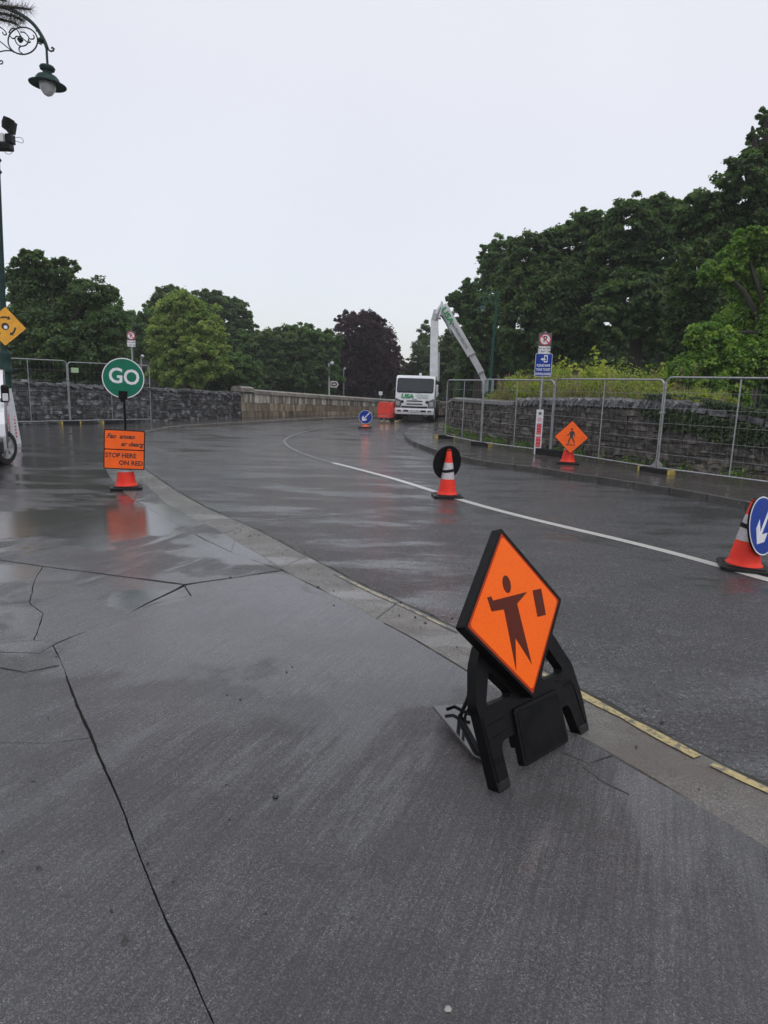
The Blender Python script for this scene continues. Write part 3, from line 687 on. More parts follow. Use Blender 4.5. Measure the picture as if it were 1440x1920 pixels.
# rear foot plate and struts
def loc(P, b): return tuple(Vector(P)-Vector((b[0], b[1], 0)))
rb = [loc(G(811, 1323, 0.105), sc_c), loc(G(889, 1416, 0.065), sc_c), loc(G(913, 1424, 0.060), sc_c), loc(G(958, 1345, 0.060), sc_c), loc(G(886, 1318, 0.090), sc_c)]
mb = MB(); mb.v = [tuple(p) for p in rb]+[(p[0], p[1], p[2]-.016) for p in rb]; mb.f = [(0, 1, 2, 3, 4), (9, 8, 7, 6, 5)]+[(i, (i+1) % 5, 5+(i+1) % 5, 5+i) for i in range(5)]
mb.obj('foot_plate', mat('wet_black_plate', (.03, .031, .034), .1, scale=8, coat=1, spec=.9), fs, bevel=.004)
a1, a2 = Vector(loc(G(862, 1345, 0.090), sc_c)), Vector(loc(G(880, 1420, 0.070), sc_c)); t1 = FM @ Vector((-.30, .08, -.25))
MB().tube([a1, t1], .010, 8).obj('strut', K_PL, fs); MB().tube([a1+Vector((.03, .02, .0)), FM @ Vector((-.27, .1, -.30))], .008, 8).obj('strut', K_PL, fs)
MB().tube([a1+Vector((0, 0, .01)), Vector(loc(G(902, 1415, 0.080), sc_c))], .011, 8).obj('plate_rib', K_PL, fs)
MB().tube([Vector(loc(G(838, 1330, 0.115), sc_c)), Vector(loc(G(852, 1325, 0.118), sc_c)), Vector(loc(G(872, 1335, 0.112), sc_c)), Vector(loc(G(884, 1340, 0.105), sc_c))], .009, 8).obj('plate_rib', K_PL, fs)
MB().tube([Vector(loc(G(895, 1350, 0.100), sc_c)), Vector(loc(G(1010, 1305, 0.150), sc_c)), FM @ Vector((.3, .1, -.5))], .009, 8).obj('strut', K_PL, fs)

# ---------------------------------------------------------------- traffic cones carrying signs
def cone(root, h=.75, bands=((.30, .58),), base=.23, r0=.145, r1=.032, knob=True, sleeve=SLEEVE, lo=CONE_R):
    rad = lambda z: r0+(r1-r0)*((z-.05)/(h-.05))
    p = rrect(-base, -base, base, base, .07); mb = MB(); mb.prism([p], 0, .035, axis='z'); mb.obj('base', K_RUB, root, bevel=.008)
    MB().prism([rrect(-base*.8, -base*.8, base*.8, base*.8, .06)], .033, .048, axis='z').obj('base_step', K_RUB, root, bevel=.006)
    zs = [(r0+.018, .046), (r0+.016, .056), (rad(.075), .075)]+[(rad(z), z) for z in np.linspace(.1, h, 9)]
    MB().lathe(zs, 28).obj('cone_body', lo, root, smooth=True)
    for a, b in bands: MB().lathe([(rad(a)+.003, a), (rad(a)+.003, a+.001), (rad(b)+.003, b)], 28, cap=False).obj('sleeve', sleeve, root, smooth=True)
    if knob: MB().lathe([(r1+.004, h-.035), (r1+.004, h-.01), (r1-.006, h), (r1-.012, h+.012)], 18).obj('cone_top', K_PL, root, smooth=True)
    return rad
def arrow2d(s):
    """keep-left arrow pointing down to the left, centred"""
    pts = [(-.045, .62), (.045, .62), (.045, -.16), (.24, .04), (.24, -.22), (0, -.46), (-.24, -.22), (-.24, .04), (-.045, -.16)]
    a = R(-42); return [(s*(x*math.cos(a)-z*math.sin(a)) - .02*s, s*(x*math.sin(a)+z*math.cos(a))-.03*s) for x, z in pts]
def disc_sign(root, c, dia, yaw, tilt=0, front=True, thick=.02):
    """round blue keep-left plate; c local centre, faces -Y turned by yaw"""
    M4 = Matrix.Translation(c) @ Matrix.Rotation(yaw, 4, 'Z') @ Matrix.Rotation(tilt, 4, 'X'); r = dia/2
    MB().prism([circle(0, 0, r, 48)], 0, thick, M4).obj('disc_back', K_PL, root, bevel=.004)
    MB().prism([circle(0, 0, r-.004, 48)], -.0015, .0005, M4).obj('disc_rim', WHITE, root)
    MB().prism([circle(0, 0, r-.018, 48)], -.003, -.001, M4).obj('disc_face', BLUE_S, root)
    MB().prism([arrow2d(dia*.76)], -.0045, -.0025, M4).obj('arrow', WHITE, root)
    return M4
P = G(838, 931); rc = thing('cone_sign', 'traffic cone on the white line carrying a round sign whose black back shows', 'traffic cone', (P.x, P.y, 0), R(4))
cone(rc, .745, ((.285, .54),))
M4 = disc_sign(rc, Vector((-.015, .075, .53)), .54, R(180+28), R(-4))
for x, z, hh in ((.14, .02, .12), (-.13, .06, .05), (.05, -.1, .04)): MB().prism([rrect(x-.012, z-hh/2, x+.012, z+hh/2, .01)], .018, .026, M4).obj('moulding', K_PL, rc)
MB().lathe([(.098, -.022), (.091, .022)], 24, Matrix.Translation((0, 0, .415)) @ Matrix.Rotation(R(-9), 4, 'Y'), cap=False).obj('strap', K_PL, rc)
P = G(1393, 1065); rc = thing('cone_sign', 'traffic cone at the right edge with a blue keep-left arrow disc seen at an angle', 'traffic cone', (P.x, P.y, 0), R(-20))
cone(rc, .70, ((.29, .55),), r0=.155)
vdir = math.atan2(P.x, P.y)   # bearing from the camera
disc_sign(rc, Vector((.097, -.064, .46)), .585, -vdir+R(66)+R(20), R(-11)); rc.rotation_euler = (0, R(2.5), R(-20))
MB().lathe([(.099, -.022), (.092, .022)], 24, Matrix.Translation((0, 0, .43)) @ Matrix.Rotation(R(9), 4, 'Y'), cap=False).obj('strap', K_PL, rc)
P = G(685, 802); rc = thing('cone_sign', 'small distant cone with a round blue keep-left sign in mid road before the truck', 'traffic cone', (P.x, P.y, 0), 0)
cone(rc, .6, ((.3, .5),), base=.28, lo=mat('orange_cone', (.82, .14, .05), .4)); disc_sign(rc, Vector((0, -.14, .43)), .545, R(3))

# orange pedestrian diamond on the right pavement
def plate(name, pts, y0, y1, m, parent, M=None, bevel=0): return MB().prism([pts], y0, y1, M).obj(name, m, parent, bevel=bevel)
P = G(1064, 869, .12); rc = thing('cone_sign', 'orange diamond sign with walking man and arrow on a small cone by the right wall', 'traffic cone', (P.x, P.y, .12), R(-12))
cone(rc, .62, ((.3, .5),), r0=.15, base=.24)
M4 = Matrix.Translation((.03, -.15, .59)) @ Matrix.Rotation(R(-6), 4, 'X'); d = .362
plate('sign_edge', diamond(d, .02), 0, .03, K_PL, rc, M4, .003); plate('sign_face', diamond(d-.014, .012), -.002, .001, ORANGE_D, rc, M4)
man = [(-.02, .105), (.03, .11), (.062, .07), (.075, .0), (.06, -.005), (.045, .05), (.03, .0), (.05, -.06), (.085, -.135), (.068, -.15), (.02, -.065), (-.005, -.03), (-.03, -.08), (-.045, -.155), (-.07, -.15), (-.055, -.075), (-.03, -.01), (-.035, .05), (-.055, .02), (-.09, .0), (-.098, .015), (-.065, .04)]
man = [(x*1.0, z*1.05+.02) for x, z in man]
plate('symbol_body', man, -.0035, -.0015, BLACKP, rc, M4); plate('symbol_head', circle(-.002, .168, .024, 16), -.0035, -.0015, BLACKP, rc, M4)
plate('arrow', [(-.11, -.168), (-.075, -.145), (-.075, -.16), (.09, -.16), (.09, -.176), (-.075, -.176), (-.075, -.192)], -.0035, -.0015, BLACKP, rc, M4)

# stop-here board on its cone and the GO lollipop behind it
P = G(237, 915, .03); rc = thing('cone_sign', 'traffic cone with square orange board reading stop here on red in Irish and English', 'traffic cone', (P.x, P.y, .03), R(20))
cone(rc, .75, ((.26, .56),), base=.235, r0=.15)
M4 = Matrix.Rotation(R(-6), 4, 'Z') @ Matrix.Translation((.01, -.12, .60)) @ Matrix.Rotation(R(2.5), 4, 'Y') @ Matrix.Rotation(R(-5), 4, 'X')
plate('board_edge', rrect(-.29, -.295, .29, .295, .02), 0, .02, K_PL, rc, M4, .002)
plate('board_face', rrect(-.276, .008, .276, .281, .012), -.002, .001, ORANGE_D, rc, M4); plate('board_face', rrect(-.276, -.281, .276, -.008, .012), -.002, .001, ORANGE_D, rc, M4)
for s, x, z, sh, sx, al in (('Fan  anseo', -.255, .195, .35, .98, 'LEFT'), ('ar dearg', .262, .085, .35, 1.0, 'RIGHT'), ('STOP HERE', -.268, -.09, 0, .93, 'LEFT'), ('ON RED', .268, -.20, 0, .98, 'RIGHT')):
    text('lettering', s, .094, BLACKP, rc, M4 @ Vector((x, -.003, z)), rot=M4.to_euler(), align=al, shear=sh, sx=sx, offset=.0028)
go = thing('stop_go_sign', 'round green GO lollipop sign on a black pole behind the orange board', 'road sign', (P.x, P.y+.06, 0), R(21))
gz = topz((P.x, P.y), 709); M4 = Matrix.Translation((0, -.02, gz)) @ Matrix.Rotation(R(3), 4, 'Y')
MB().tube([(0, 0, .02), (0, 0, gz-.14)], .017, 12).obj('pole', K_PL, go, smooth=True)
plate('disc_back', circle(0, 0, .298, 56), 0, .016, K_PL, go, M4, .003); plate('disc_rim', circle(0, 0, .297, 56), -.0015, .001, WHITE, go, M4); plate('disc_face', circle(0, 0, .282, 56), -.003, -.001, GREEN_S, go, M4)
text('lettering', 'G', .31, WHITE, go, M4 @ Vector((-.105, -.004, .02)), rot=M4.to_euler(), offset=.006, sx=.92); text('lettering', 'O', .31, WHITE, go, M4 @ Vector((.115, -.004, .012)), rot=M4.to_euler(), offset=.006, sx=.92)
plate('clamp', rrect(-.062, -.31, .062, -.19, .008), -.025, .03, K_PL, go, M4, .004); plate('clamp_collar', rrect(-.035, -.35, .035, -.30, .008), -.02, .03, K_PL, go, M4, .003)

# ---------------------------------------------------------------- kerbside poles with parking signs and printed sleeves
def r_mark(root, x, z, r, y, t=.004):
    plate('mark_disc', circle(x, z, r, 32), y-.002, y, WHITE, root)
    MB().prism([circle(x, z, r, 32), circle(x, z, r*.84, 32)], y-.004, y-.002, None).obj('mark_ring', RED_P, root)
    text('lettering', 'P', r*1.55, BLACKP, root, (x, y-.003, z), offset=.004, sx=.85)
    q = .707*r*.95; w_ = r*.07
    plate('mark_bar', [(x-q-w_, z+q-w_), (x-q+w_, z+q+w_), (x+q+w_, z-q+w_), (x+q-w_, z-q-w_)], y-.006, y-.004, RED_P, root)
def sleeve(root, w_, h, z0, y, kind=0):
    plate('sleeve_board', [(-w_/2, z0), (w_/2, z0), (w_/2, z0+h), (-w_/2, z0+h)], y, y+.006, CORR, root)
    for s in (-1, 1):   # side faces of the three-sided sleeve
        MB().add([(s*w_/2, y+.003, z0), (0, y+.16, z0), (0, y+.16, z0+h), (s*w_/2, y+.003, z0+h), (s*w_/2*.97, y+.005, z0), (0, y+.154, z0), (0, y+.154, z0+h), (s*w_/2*.97, y+.005, z0+h)],
                 [(0, 1, 2, 3), (7, 6, 5, 4), (0, 4, 5, 1), (3, 2, 6, 7)]).obj('sleeve_side', CORR, root)
    b = w_*.33
    if kind == 0: 
        plate('badge', circle(0, z0+h*.915, w_*.24, 20), y-.003, y, mat('brown_badge', (.12, .1, .05), .5, scale=30, var=.5, col2=(.25, .22, .12)), root)
        MB().prism([circle(0, z0+h*.78, w_*.27, 24), circle(0, z0+h*.78, w_*.2, 24)], y-.003, y).obj('mark_ring', RED_P, root)
        plate('mark_bar', [(-w_*.17, z0+h*.765), (-w_*.14, z0+h*.758), (w_*.17, z0+h*.797), (w_*.14, z0+h*.803)], y-.003, y, RED_P, root)
    z1, z2 = (z0+h*.44, z0+h*.69), (z0+h*.16, z0+h*.40)
    for (a, e), lines in ((z1, ('NO EVENT', 'PARKING', 'TOW AWAY', 'ZONE')), (z2, ('GARDAI', 'WILL', 'CLAMP'))):
        plate('red_panel', [(-b, a), (b, a), (b, e), (-b, e)], y-.003, y, RED_P, root); k = (e-a)/len(lines)
        for i, s in enumerate(lines): text('lettering', s, min(k*.95, 1.25*b*2/max(3, len(s))), WHITE, root, (0, y-.0035, e-k*(i+.5)), ext=.0006)
    text('lettering', 'E', w_*.4, BLACKP, root, (0, y-.001, z0+h*.09), ext=.0006)
P = G(1007, 851, .12); s_ = 1/ (proj((P.x, P.y, .12))[2]/FPX)
pr = thing('parking_sign', 'leaning grey pole with blue ticket sign, no-parking plate and white printed sleeve at its foot', 'road sign', (P.x, P.y, .12), R(-10))
tz = topz((P.x, P.y), 622)-.12
def zz(y): return topz((P.x, P.y), y)-.12
MB().tube([(0, .05, 0), (0, .05, tz)], .03, 14).obj('pole', GALV, pr, smooth=True)
a0, a1 = zz(649), zz(624); plate('sign_board', rrect(-.155, a0, .155, a1, .01), -.005, .012, GREY_S, pr); r_mark(pr, 0, (a0+a1)/2, (a1-a0)*.43, -.006)
a0, a1 = zz(662.5), zz(649.5); plate('time_plate', rrect(-.15, a0, .14, a1, .01), -.005, .01, WHITE, pr)
text('lettering', 'Am ar bith', .075, BLACKP, pr, (-.005, -.0065, a1-(a1-a0)*.28), offset=.001); text('lettering', 'AT ANY TIME', .062, BLACKP, pr, (-.005, -.0065, a0+(a1-a0)*.25), offset=.001)
a0, a1 = zz(706), zz(663); H_ = a1-a0
plate('sign_back', rrect(-.2, a0, .2, a1, .025), -.012, .004, WHITE, pr); plate('sign_face', rrect(-.19, a0+.01, .19, a1-.01, .02), -.0145, -.0115, BLUE_S, pr)
for i, (s, q) in enumerate((('PLEASE HAVE', .48), ('YOUR TICKET', .30), ('DOWNLOADED', .11))): text('lettering', s, .082, WHITE, pr, (0, -.016, a0+H_*q), offset=.002, sx=.66)
MB().prism([rrect(.0, a0+H_*.62, .09, a0+H_*.93, .015), rrect(.018, a0+H_*.67, .072, a0+H_*.88, .008)], -.017, -.0142).obj('phone_mark', WHITE, pr)
plate('phone_mark', [(-.08, a0+H_*.75), (-.02, a0+H_*.82), (-.02, a0+H_*.78), (.045, a0+H_*.78), (.045, a0+H_*.73), (-.02, a0+H_*.73), (-.02, a0+H_*.69)], -.0175, -.0148, WHITE, pr)
for q in (.25, .8): MB().box((-.06, .0, a0+H_*q-.02), (.06, .085, a0+H_*q+.02)).obj('bracket', GALV, pr, bevel=.004)
sleeve(pr, .17, zz(768), 0, -.035)
P = G(252, 791, .03); pr = thing('parking_sign', 'slim grey pole with no-parking plate and red and white sleeve, standing behind the GO disc', 'road sign', (P.x, P.y, .03), R(8))
def zz(y): return topz((P.x, P.y), y)-.03
MB().tube([(0, .05, 0), (0, .05, zz(620))], .035, 14).obj('pole', GALV, pr, smooth=True)
a0, a1 = zz(638), zz(621); plate('sign_board', rrect(-.15, a0, .15, a1, .01), -.005, .012, GREY_S, pr); r_mark(pr, 0, (a0+a1)/2, (a1-a0)*.43, -.006)
a0, a1 = zz(650), zz(638.5); plate('time_plate', rrect(-.15, a0, .15, a1, .01), -.005, .01, WHITE, pr)
text('lettering', 'Am ar bith', .075, BLACKP, pr, (-.005, -.0065, a1-(a1-a0)*.28), offset=.001); text('lettering', 'AT ANY TIME', .062, BLACKP, pr, (-.005, -.0065, a0+(a1-a0)*.25), offset=.001)
sleeve(pr, .2, zz(725), 0, -.035)

# ---------------------------------------------------------------- mesh fence panels
def heras(P0, P1, h, label, lift=.1, z=0, fwd=True, r=.019):
    P0, P1 = Vector(P0), Vector(P1); Lx = (P1-P0).xy.length; yaw = math.atan2(P1.y-P0.y, P1.x-P0.x)
    rt = thing('mesh_fence', label, 'fence', (P0.x, P0.y, z), yaw, 'temporary mesh fence panels')
    c = .12; x1 = Lx-.02; x0 = .02
    path = [(x0, 0, 0), (x0, 0, h-c)]+[(x0+c-c*math.cos(R(a)), 0, h-c+c*math.sin(R(a))) for a in (20, 45, 70, 90)]+[(x1-c+c*math.sin(R(a)), 0, h-c+c*math.cos(R(a))) for a in (0, 20, 45, 70, 90)]+[(x1, 0, 0)]
    MB().tube(path, r, 8).obj('frame', GALV, rt, smooth=True)
    MB().tube([(x0, 0, lift), (x1, 0, lift)], r*.9, 8).obj('bottom_rail', GALV, rt, smooth=True)
    MB().tube([((x0+x1)/2, .002, lift), ((x0+x1)/2, .002, h)], r*.75, 8).obj('middle_post', GALV, rt, smooth=True)
    mb = MB(); n = int(Lx/.15)
    for i in range(1, n): x = x0+(x1-x0)*i/n; mb.tube([(x, -.012, lift), (x, -.012, h-.01)], .0012, 3, cap=False)
    for q in (.16, .33, .5, .67, .84): mb.tube([(x0, -.015, lift+(h-lift)*q), (x1, -.015, lift+(h-lift)*q)], .0028, 3, cap=False)
    o = mb.obj('wire_mesh', GALV, rt); o['kind'] = 'stuff'
    return rt
def clamp(rt, x, z): MB().box((x-.05, -.03, z-.02), (x+.05, .03, z+.02)).obj('clamp', GALV, rt, bevel=.006)
FOOTG = 'rubber feet of the temporary fence'
def foot(P, yaw, z, label, h=.11, L_=.62, yel=(1, 1)):
    f = thing('fence_weight', label, 'fence foot', (P.x, P.y, z), yaw, FOOTG)
    MB().prism([rrect(-L_/2+.05, -.1, L_/2-.05, .1, .02)], 0, h, axis='z').obj('block', K_RUB, f, bevel=.012)
    for s, y in ((-1, yel[0]), (1, yel[1])):
        if y: MB().prism([rrect(min(s*(L_/2-.05), s*L_/2), -.104, max(s*(L_/2-.05), s*L_/2), .104, .02)], 0, h+.004, axis='z').obj('end_cap', YELB, f, bevel=.012)
ZR = .12
f0, f1, f2, f3, f4 = [G(x, y, ZR) for x, y in ((834, 822), (901, 836), (1031, 853), (1230, 886), (1530, 926))]
h0 = topz(f0, 711)-ZR; hs = [topz(p, y)-ZR for p, y in ((f0, 712), (f1, 713), (f2, 711.5), (f3, 711), (f4, 706))]
p1 = heras(f0, f1, hs[0]*.995, 'narrow end fence panel nearest the truck, square to the wall end', z=ZR)
p2 = heras(f1, f2, (hs[1]+hs[2])/2, 'fence panel directly behind the blue ticket sign pole', z=ZR); clamp(p2, 0, 1.45)
p3 = heras(f2, f3, (hs[2]+hs[3])/2, 'fence panel behind the orange walking man sign', z=ZR); clamp(p3, .02, 1.35)
p4 = heras(f3, f4, (hs[3]+hs[4])/2, 'rightmost fence panel under the overhanging leaves, running out of the photo', z=ZR); clamp(p4, 0, 1.2)
yr = lambda a, b: math.atan2((b-a).y, (b-a).x)
foot(f0, yr(f0, f1)+R(90), ZR, 'fence foot with pale end at the far corner post by the truck')
foot(f1, yr(f0, f1)+R(40), ZR, 'fence foot with bright yellow end left of the ticket sign pole', yel=(0, 1))
foot(f2+Vector((-.05, -.1, 0)), yr(f2, f3)+R(8), ZR, 'plain black fence foot right of the white sleeve', h=.15, L_=1.0, yel=(0, 0))
foot(f3, yr(f2, f3)+R(2), ZR, 'fence foot with yellow ends under the double post at the right', yel=(1, 1), L_=.8, h=.09)
ga = MB().add([(-.16, 0, .1), (.16, 0, .1), (0, 0, .3), (-.16, .012, .1), (.16, .012, .1), (0, .012, .3)], [(0, 1, 2), (5, 4, 3), (0, 3, 4, 1), (1, 4, 5, 2), (2, 5, 3, 0)]); ga.obj('gusset', GALV, p4)
l0, l1, l2 = G(-20, 799, .02), G(132, 795, .02), G(284, 791, .03)
l1 = Vector((l1.x, l1.y, .02)); 
q1 = heras(l0, l1, topz(l1, 676)-.03, 'left fence panel beside the green lamp post', z=.02, lift=.12); q2 = heras(l1, l2, (topz(l1, 677)+topz(l2, 689))/2, 'fence panel standing behind the green GO disc', z=.02, lift=.12)
clamp(q2, 0, 1.55)
MB().box((.12, -.03, topz(l1, 696)-.06), (.38, -.02, topz(l1, 690)-.0)).obj('label_tag', mat('pale_green_tag', (.35, .5, .3), .5), q2)
foot(l1, yr(l0, l1), .02, 'fence foot with two yellow ends under the joint on the far left', h=.1, L_=.7)
foot(G(208, 794, .02), yr(l1, l2), .02, 'fence foot with orange-yellow end left of the GO pole', h=.1, L_=.7, yel=(1, 0))
# green railing of the park above the left wall
P = Vector(PY(70, 640, 27)); Pz = PY(70, 690, 27).z; PL_ = PY(-60, 617, 27)
rl = thing('park_railing', 'dark green barred railing panel rising behind the left wall', 'railing', (PL_.x, 27, 0))
wd = P.x-PL_.x; zt, zb = PY(40, 627, 27).z, PY(40, 693, 27).z
MB().tube([(0, 0, zt), (wd-.25, 0, zt), (wd-.08, 0, zt-.06), (wd, 0, zt-.25), (wd, 0, -.9)], .03, 8).obj('top_rail', GRN_P if False else mat('dull_green_rail', (.05, .09, .075), .5), rl, smooth=True)
MB().tube([(0, 0, zb), (wd, 0, zb)], .025, 8).obj('bottom_rail', mat('dull_green_rail', (.05, .09, .075)), rl)
n = int(wd/.13)
for i in range(1, n): MB().tube([(wd*i/n, 0, zb), (wd*i/n, 0, zt)], .009, 5).obj('bar', mat('dull_green_rail', (.05, .09, .075)), rl)

# ---------------------------------------------------------------- ornate street lamps
GLASS = mat('frosted_bowl_glass', (.55, .56, .58), .25, scale=5, coat=.5)
def bell(root, c, r, m, tiltM=None):
    M4 = Matrix.Translation(c)
    MB().lathe([(r*.1, r*.95), (r*.36, r*.93), (r*.42, r*.84), (r*.38, r*.72), (r*.24, r*.66), (r*.26, r*.5), (r*.5, r*.42), (r*.62, r*.28), (r*.66, r*.12), (r*.7, r*.08), (r, -.03*r), (r*.98, -.07*r), (r*.6, .03*r), (r*.3, .08*r)], 32, M4).obj('lamp_shade', m, root, smooth=True)
    MB().lathe([(r*.45, .03*r), (r*.45, -.12*r), (r*.38, -.34*r), (r*.22, -.56*r), (r*.05, -.64*r)], 24, M4).obj('lamp_bowl', GLASS, root, smooth=True)
def spiral(cx, cz, r0, a0, turns, n=22, k=.25):
    return [(cx+r0*(1-(1-k)*i/n)*math.cos(a0+turns*2*math.pi*i/n), 0, cz+r0*(1-(1-k)*i/n)*math.sin(a0+turns*2*math.pi*i/n)) for i in range(n+1)]
P = G(15, 829, .018); LY = P.y
T_ = PY(-4, 330, LY); lean = math.atan2(T_.x-P.x, T_.z)
lp = thing('street_lamp', 'ornate green iron street lamp at the left edge with scrolled arm and bell shade', 'street lamp', (P.x, P.y, 0)); lp.rotation_euler = (0, lean, 0)
LM = (Matrix.Translation((P.x, P.y, 0)) @ Euler((0, lean, 0)).to_matrix().to_4x4()).inverted()
def lz(px_, py_): return LM @ PY(px_, py_, LY)
zc = lz(18, 665).z; zt = lz(-6, 60).z
MB().lathe([(.17, 0), (.17, .25), (.15, .32), (.15, lz(0, 735).z), (.16, lz(0, 733).z+.02), (.135, lz(0, 728).z+.06), (.13, lz(0, 700).z), (.165, lz(0, 697).z), (.165, lz(0, 690).z), (.135, lz(0, 686).z), (.125, lz(0, 672).z), (.15, zc), (.11, zc+.08), (.075, zc+.12)], 20).obj('base_column', GRN_P, lp, smooth=True)
MB().tube([(0, 0, zc), (0, 0, lz(0, 450).z), (0, 0, zt+.3)], [.08, .062, .045], 14).obj('pole', GRN_P, lp, smooth=True)
for yy in (300, 322): MB().lathe([(.06, lz(0, yy).z-.05), (.095, lz(0, yy).z), (.06, lz(0, yy).z+.05)], 14).obj('collar', GRN_P, lp, smooth=True)
def zp(x, y): v = lz(x/5.485, y/5.485); return (v.x, 0, v.z)
arc = [zp(*p) for p in ((-75, 60), (0, 62), (100, 95), (200, 140), (300, 205), (370, 275), (430, 370), (465, 440), (485, 500))]
MB().tube(smoothline(arc, 2), [.05]*3+[.04]*(len(smoothline(arc, 2))-3), 10).obj('arm', GRN_P, lp, smooth=True)
MB().tube([zp(*p) for p in ((478, 490), (500, 512), (520, 527), (548, 522), (556, 500), (540, 488), (528, 500))], .02, 8).obj('arm_scroll', GRN_P, lp, smooth=True)
MB().tube([zp(462, 440), zp(478, 480), zp(484, 600), zp(488, 655)], .026, 10).obj('hanger', GRN_P, lp, smooth=True)
ring = [zp(235+152*math.cos(a), 420+140*math.sin(a)) for a in np.linspace(0, 2*math.pi, 33)[:-1]]
MB().tube(ring, .016, 8, closed=True).obj('scroll_ring', GRN_P, lp, smooth=True)
for pts in ([(-60, 260), (20, 285), (70, 340), (60, 365), (30, 350), (28, 330)], [(-60, 380), (20, 440), (90, 500), (150, 540), (210, 555), (250, 560)], [(-60, 560), (0, 530), (60, 520), (120, 522), (145, 540)],
            [(90, 340), (110, 300), (150, 285), (190, 320), (210, 370), (250, 410), (290, 440), (315, 435), (305, 420)], [(100, 370), (130, 400), (155, 390), (170, 370), (200, 380), (215, 410), (205, 440)],
            [(210, 330), (250, 330), (290, 370), (300, 400), (345, 405), (355, 380), (340, 360)], [(150, 390), (165, 440), (200, 475), (250, 475), (285, 450), (295, 400)], [(215, 475), (192, 495), (200, 530), (230, 550)],
            [(370, 320), (400, 310), (410, 340), (430, 390), (400, 420), (385, 440), (430, 460)], [(-60, 640), (0, 660), (25, 655), (30, 630), (10, 620), (0, 635)]):
    MB().tube(smoothline([zp(*p) for p in pts], 2), .013, 6).obj('scroll', GRN_P, lp, smooth=True)
MB().lathe([(.05, -.03), (.09, .02), (.02, .09)], 10, Matrix.Translation(zp(425, 425))).obj('leaf_boss', GRN_P, lp)
MB().lathe([(.02, -.06), (.07, 0), (.02, .08)], 10, Matrix.Translation(zp(208, 410))).obj('leaf_boss', GRN_P, lp)
bl = Vector(zp(490, 865)); bell(lp, bl, .40, GRN_P)
cc_ = thing('surveillance_camera', 'black and white camera unit clamped to the green lamp post above the yellow sign', 'camera', tuple(PY(2, 285, LY)))
ci = Vector(cc_.location)
def cp(x, y, dy=0): v = PY(x/5.485, y/5.485, LY)-ci; return Vector((v.x, v.y+dy, v.z))
CAMW = mat('white_housing', (.6, .6, .6), .4)
MB().box(tuple(cp(-60, 1475, -.15)), tuple(cp(62, 1385, .12))).obj('white_housing', CAMW, cc_, bevel=.02)
MB().box(tuple(cp(-70, 1545, -.12)), tuple(cp(122, 1480, .1))).obj('bracket', K_PL, cc_, bevel=.02)
MB().box(tuple(cp(78, 1480, -.1)), tuple(cp(135, 1385, .1))).obj('pan_head', K_PL, cc_, bevel=.015)
MB().tube([cp(105, 1400), cp(110, 1345)], .05, 10).obj('neck', K_PL, cc_)
MB().lathe([(.001, -.17), (.10, -.14), (.13, -.02), (.12, .1), (.001, .12)], 16, Matrix.Translation(cp(82, 1265)) @ Matrix.Rotation(R(20), 4, 'Y')).obj('camera_head', K_PL, cc_, smooth=True)
MB().box((-.07, -.07, -.14), (.07, .07, .12), Matrix.Translation(cp(125, 1310)) @ Matrix.Rotation(R(14), 4, 'Y')).obj('lamp_unit', K_PL, cc_, bevel=.012)
MB().tube(smoothline([cp(130, 1445), cp(175, 1452), cp(235, 1478), cp(243, 1440), cp(215, 1412), cp(165, 1412), cp(135, 1425)]), .006, 5).obj('cable', K_PL, cc_)
MB().tube(smoothline([cp(40, 1555), cp(65, 1582), (cp(105, 1590)), cp(130, 1560), cp(125, 1525)]), .006, 5).obj('cable', K_PL, cc_)
# yellow diamond on the lamp post
yc = PY(10, 612, LY-.16); ys = thing('roundabout_sign', 'yellow diamond sign with curved black arrows on the green lamp post', 'road sign', tuple(yc), R(14))
M4 = Matrix.Rotation(R(4), 4, 'Y'); d = .47
plate('sign_edge', diamond(d, .03), 0, .012, K_PL, ys, M4); plate('sign_face', diamond(d-.012, .03), -.003, .001, YEL_S, ys, M4)
for a in (100, -20, 220):
    o_ = circle(0, 0, .235, 10, a0=R(a-25), a1=R(a+20)); i_ = circle(0, 0, .195, 10, a0=R(a-25), a1=R(a+20))[::-1]
    e = R(a-25); tip = [(.16*math.cos(e), .16*math.sin(e)), (.215*math.cos(e-.3), .215*math.sin(e-.3)), (.27*math.cos(e), .27*math.sin(e))]
    plate('arrow', o_+i_, -.005, -.0028, BLACKP, ys, M4); plate('arrow_head', tip[::-1], -.005, -.0028, BLACKP, ys, M4)
plate('centre_mark', circle(0, 0, .085, 20), -.005, -.0028, BLACKP, ys, M4); plate('sticker', rrect(-.03, -.055, .045, .02, .015), -.0065, -.0045, WHITE, ys, M4)
# white triangular cover round the lamp foot
bc_ = G(27, 832, .018)+Vector((0, -.25, 0)); tv = thing('printed_sleeve', 'white board cover with red panel and stopping symbol around the lamp post foot', 'notice', (bc_.x, bc_.y, .018), R(22))
hh = topz((bc_.x, bc_.y), 730)
MB().prism([[(-.28, 0), (.085, 0), (.06, hh), (-.22, hh)]], 0, .008).obj('board', CORR, tv)
MB().add([(.085, .0, 0), (.24, .3, 0), (.11, .3, hh), (.06, 0, hh), (.083, .004, 0), (.23, .3, 0), (.10, .3, hh), (.058, .004, hh)], [(0, 1, 2, 3), (7, 6, 5, 4), (0, 4, 5, 1), (3, 2, 6, 7)]).obj('side_board', CORR, tv)
plate('red_panel', [(-.2, hh*.12), (.055, hh*.12), (.045, hh*.56), (-.16, hh*.56)], -.003, 0, RED_P, tv)
for i, s in enumerate(('EVENT', 'PARK', 'CARS', 'TOW', 'AWAY', 'ZONE')): text('lettering', s, .085, WHITE, tv, (-.03, -.0035, hh*(.545-.068*i)), ext=.0006)
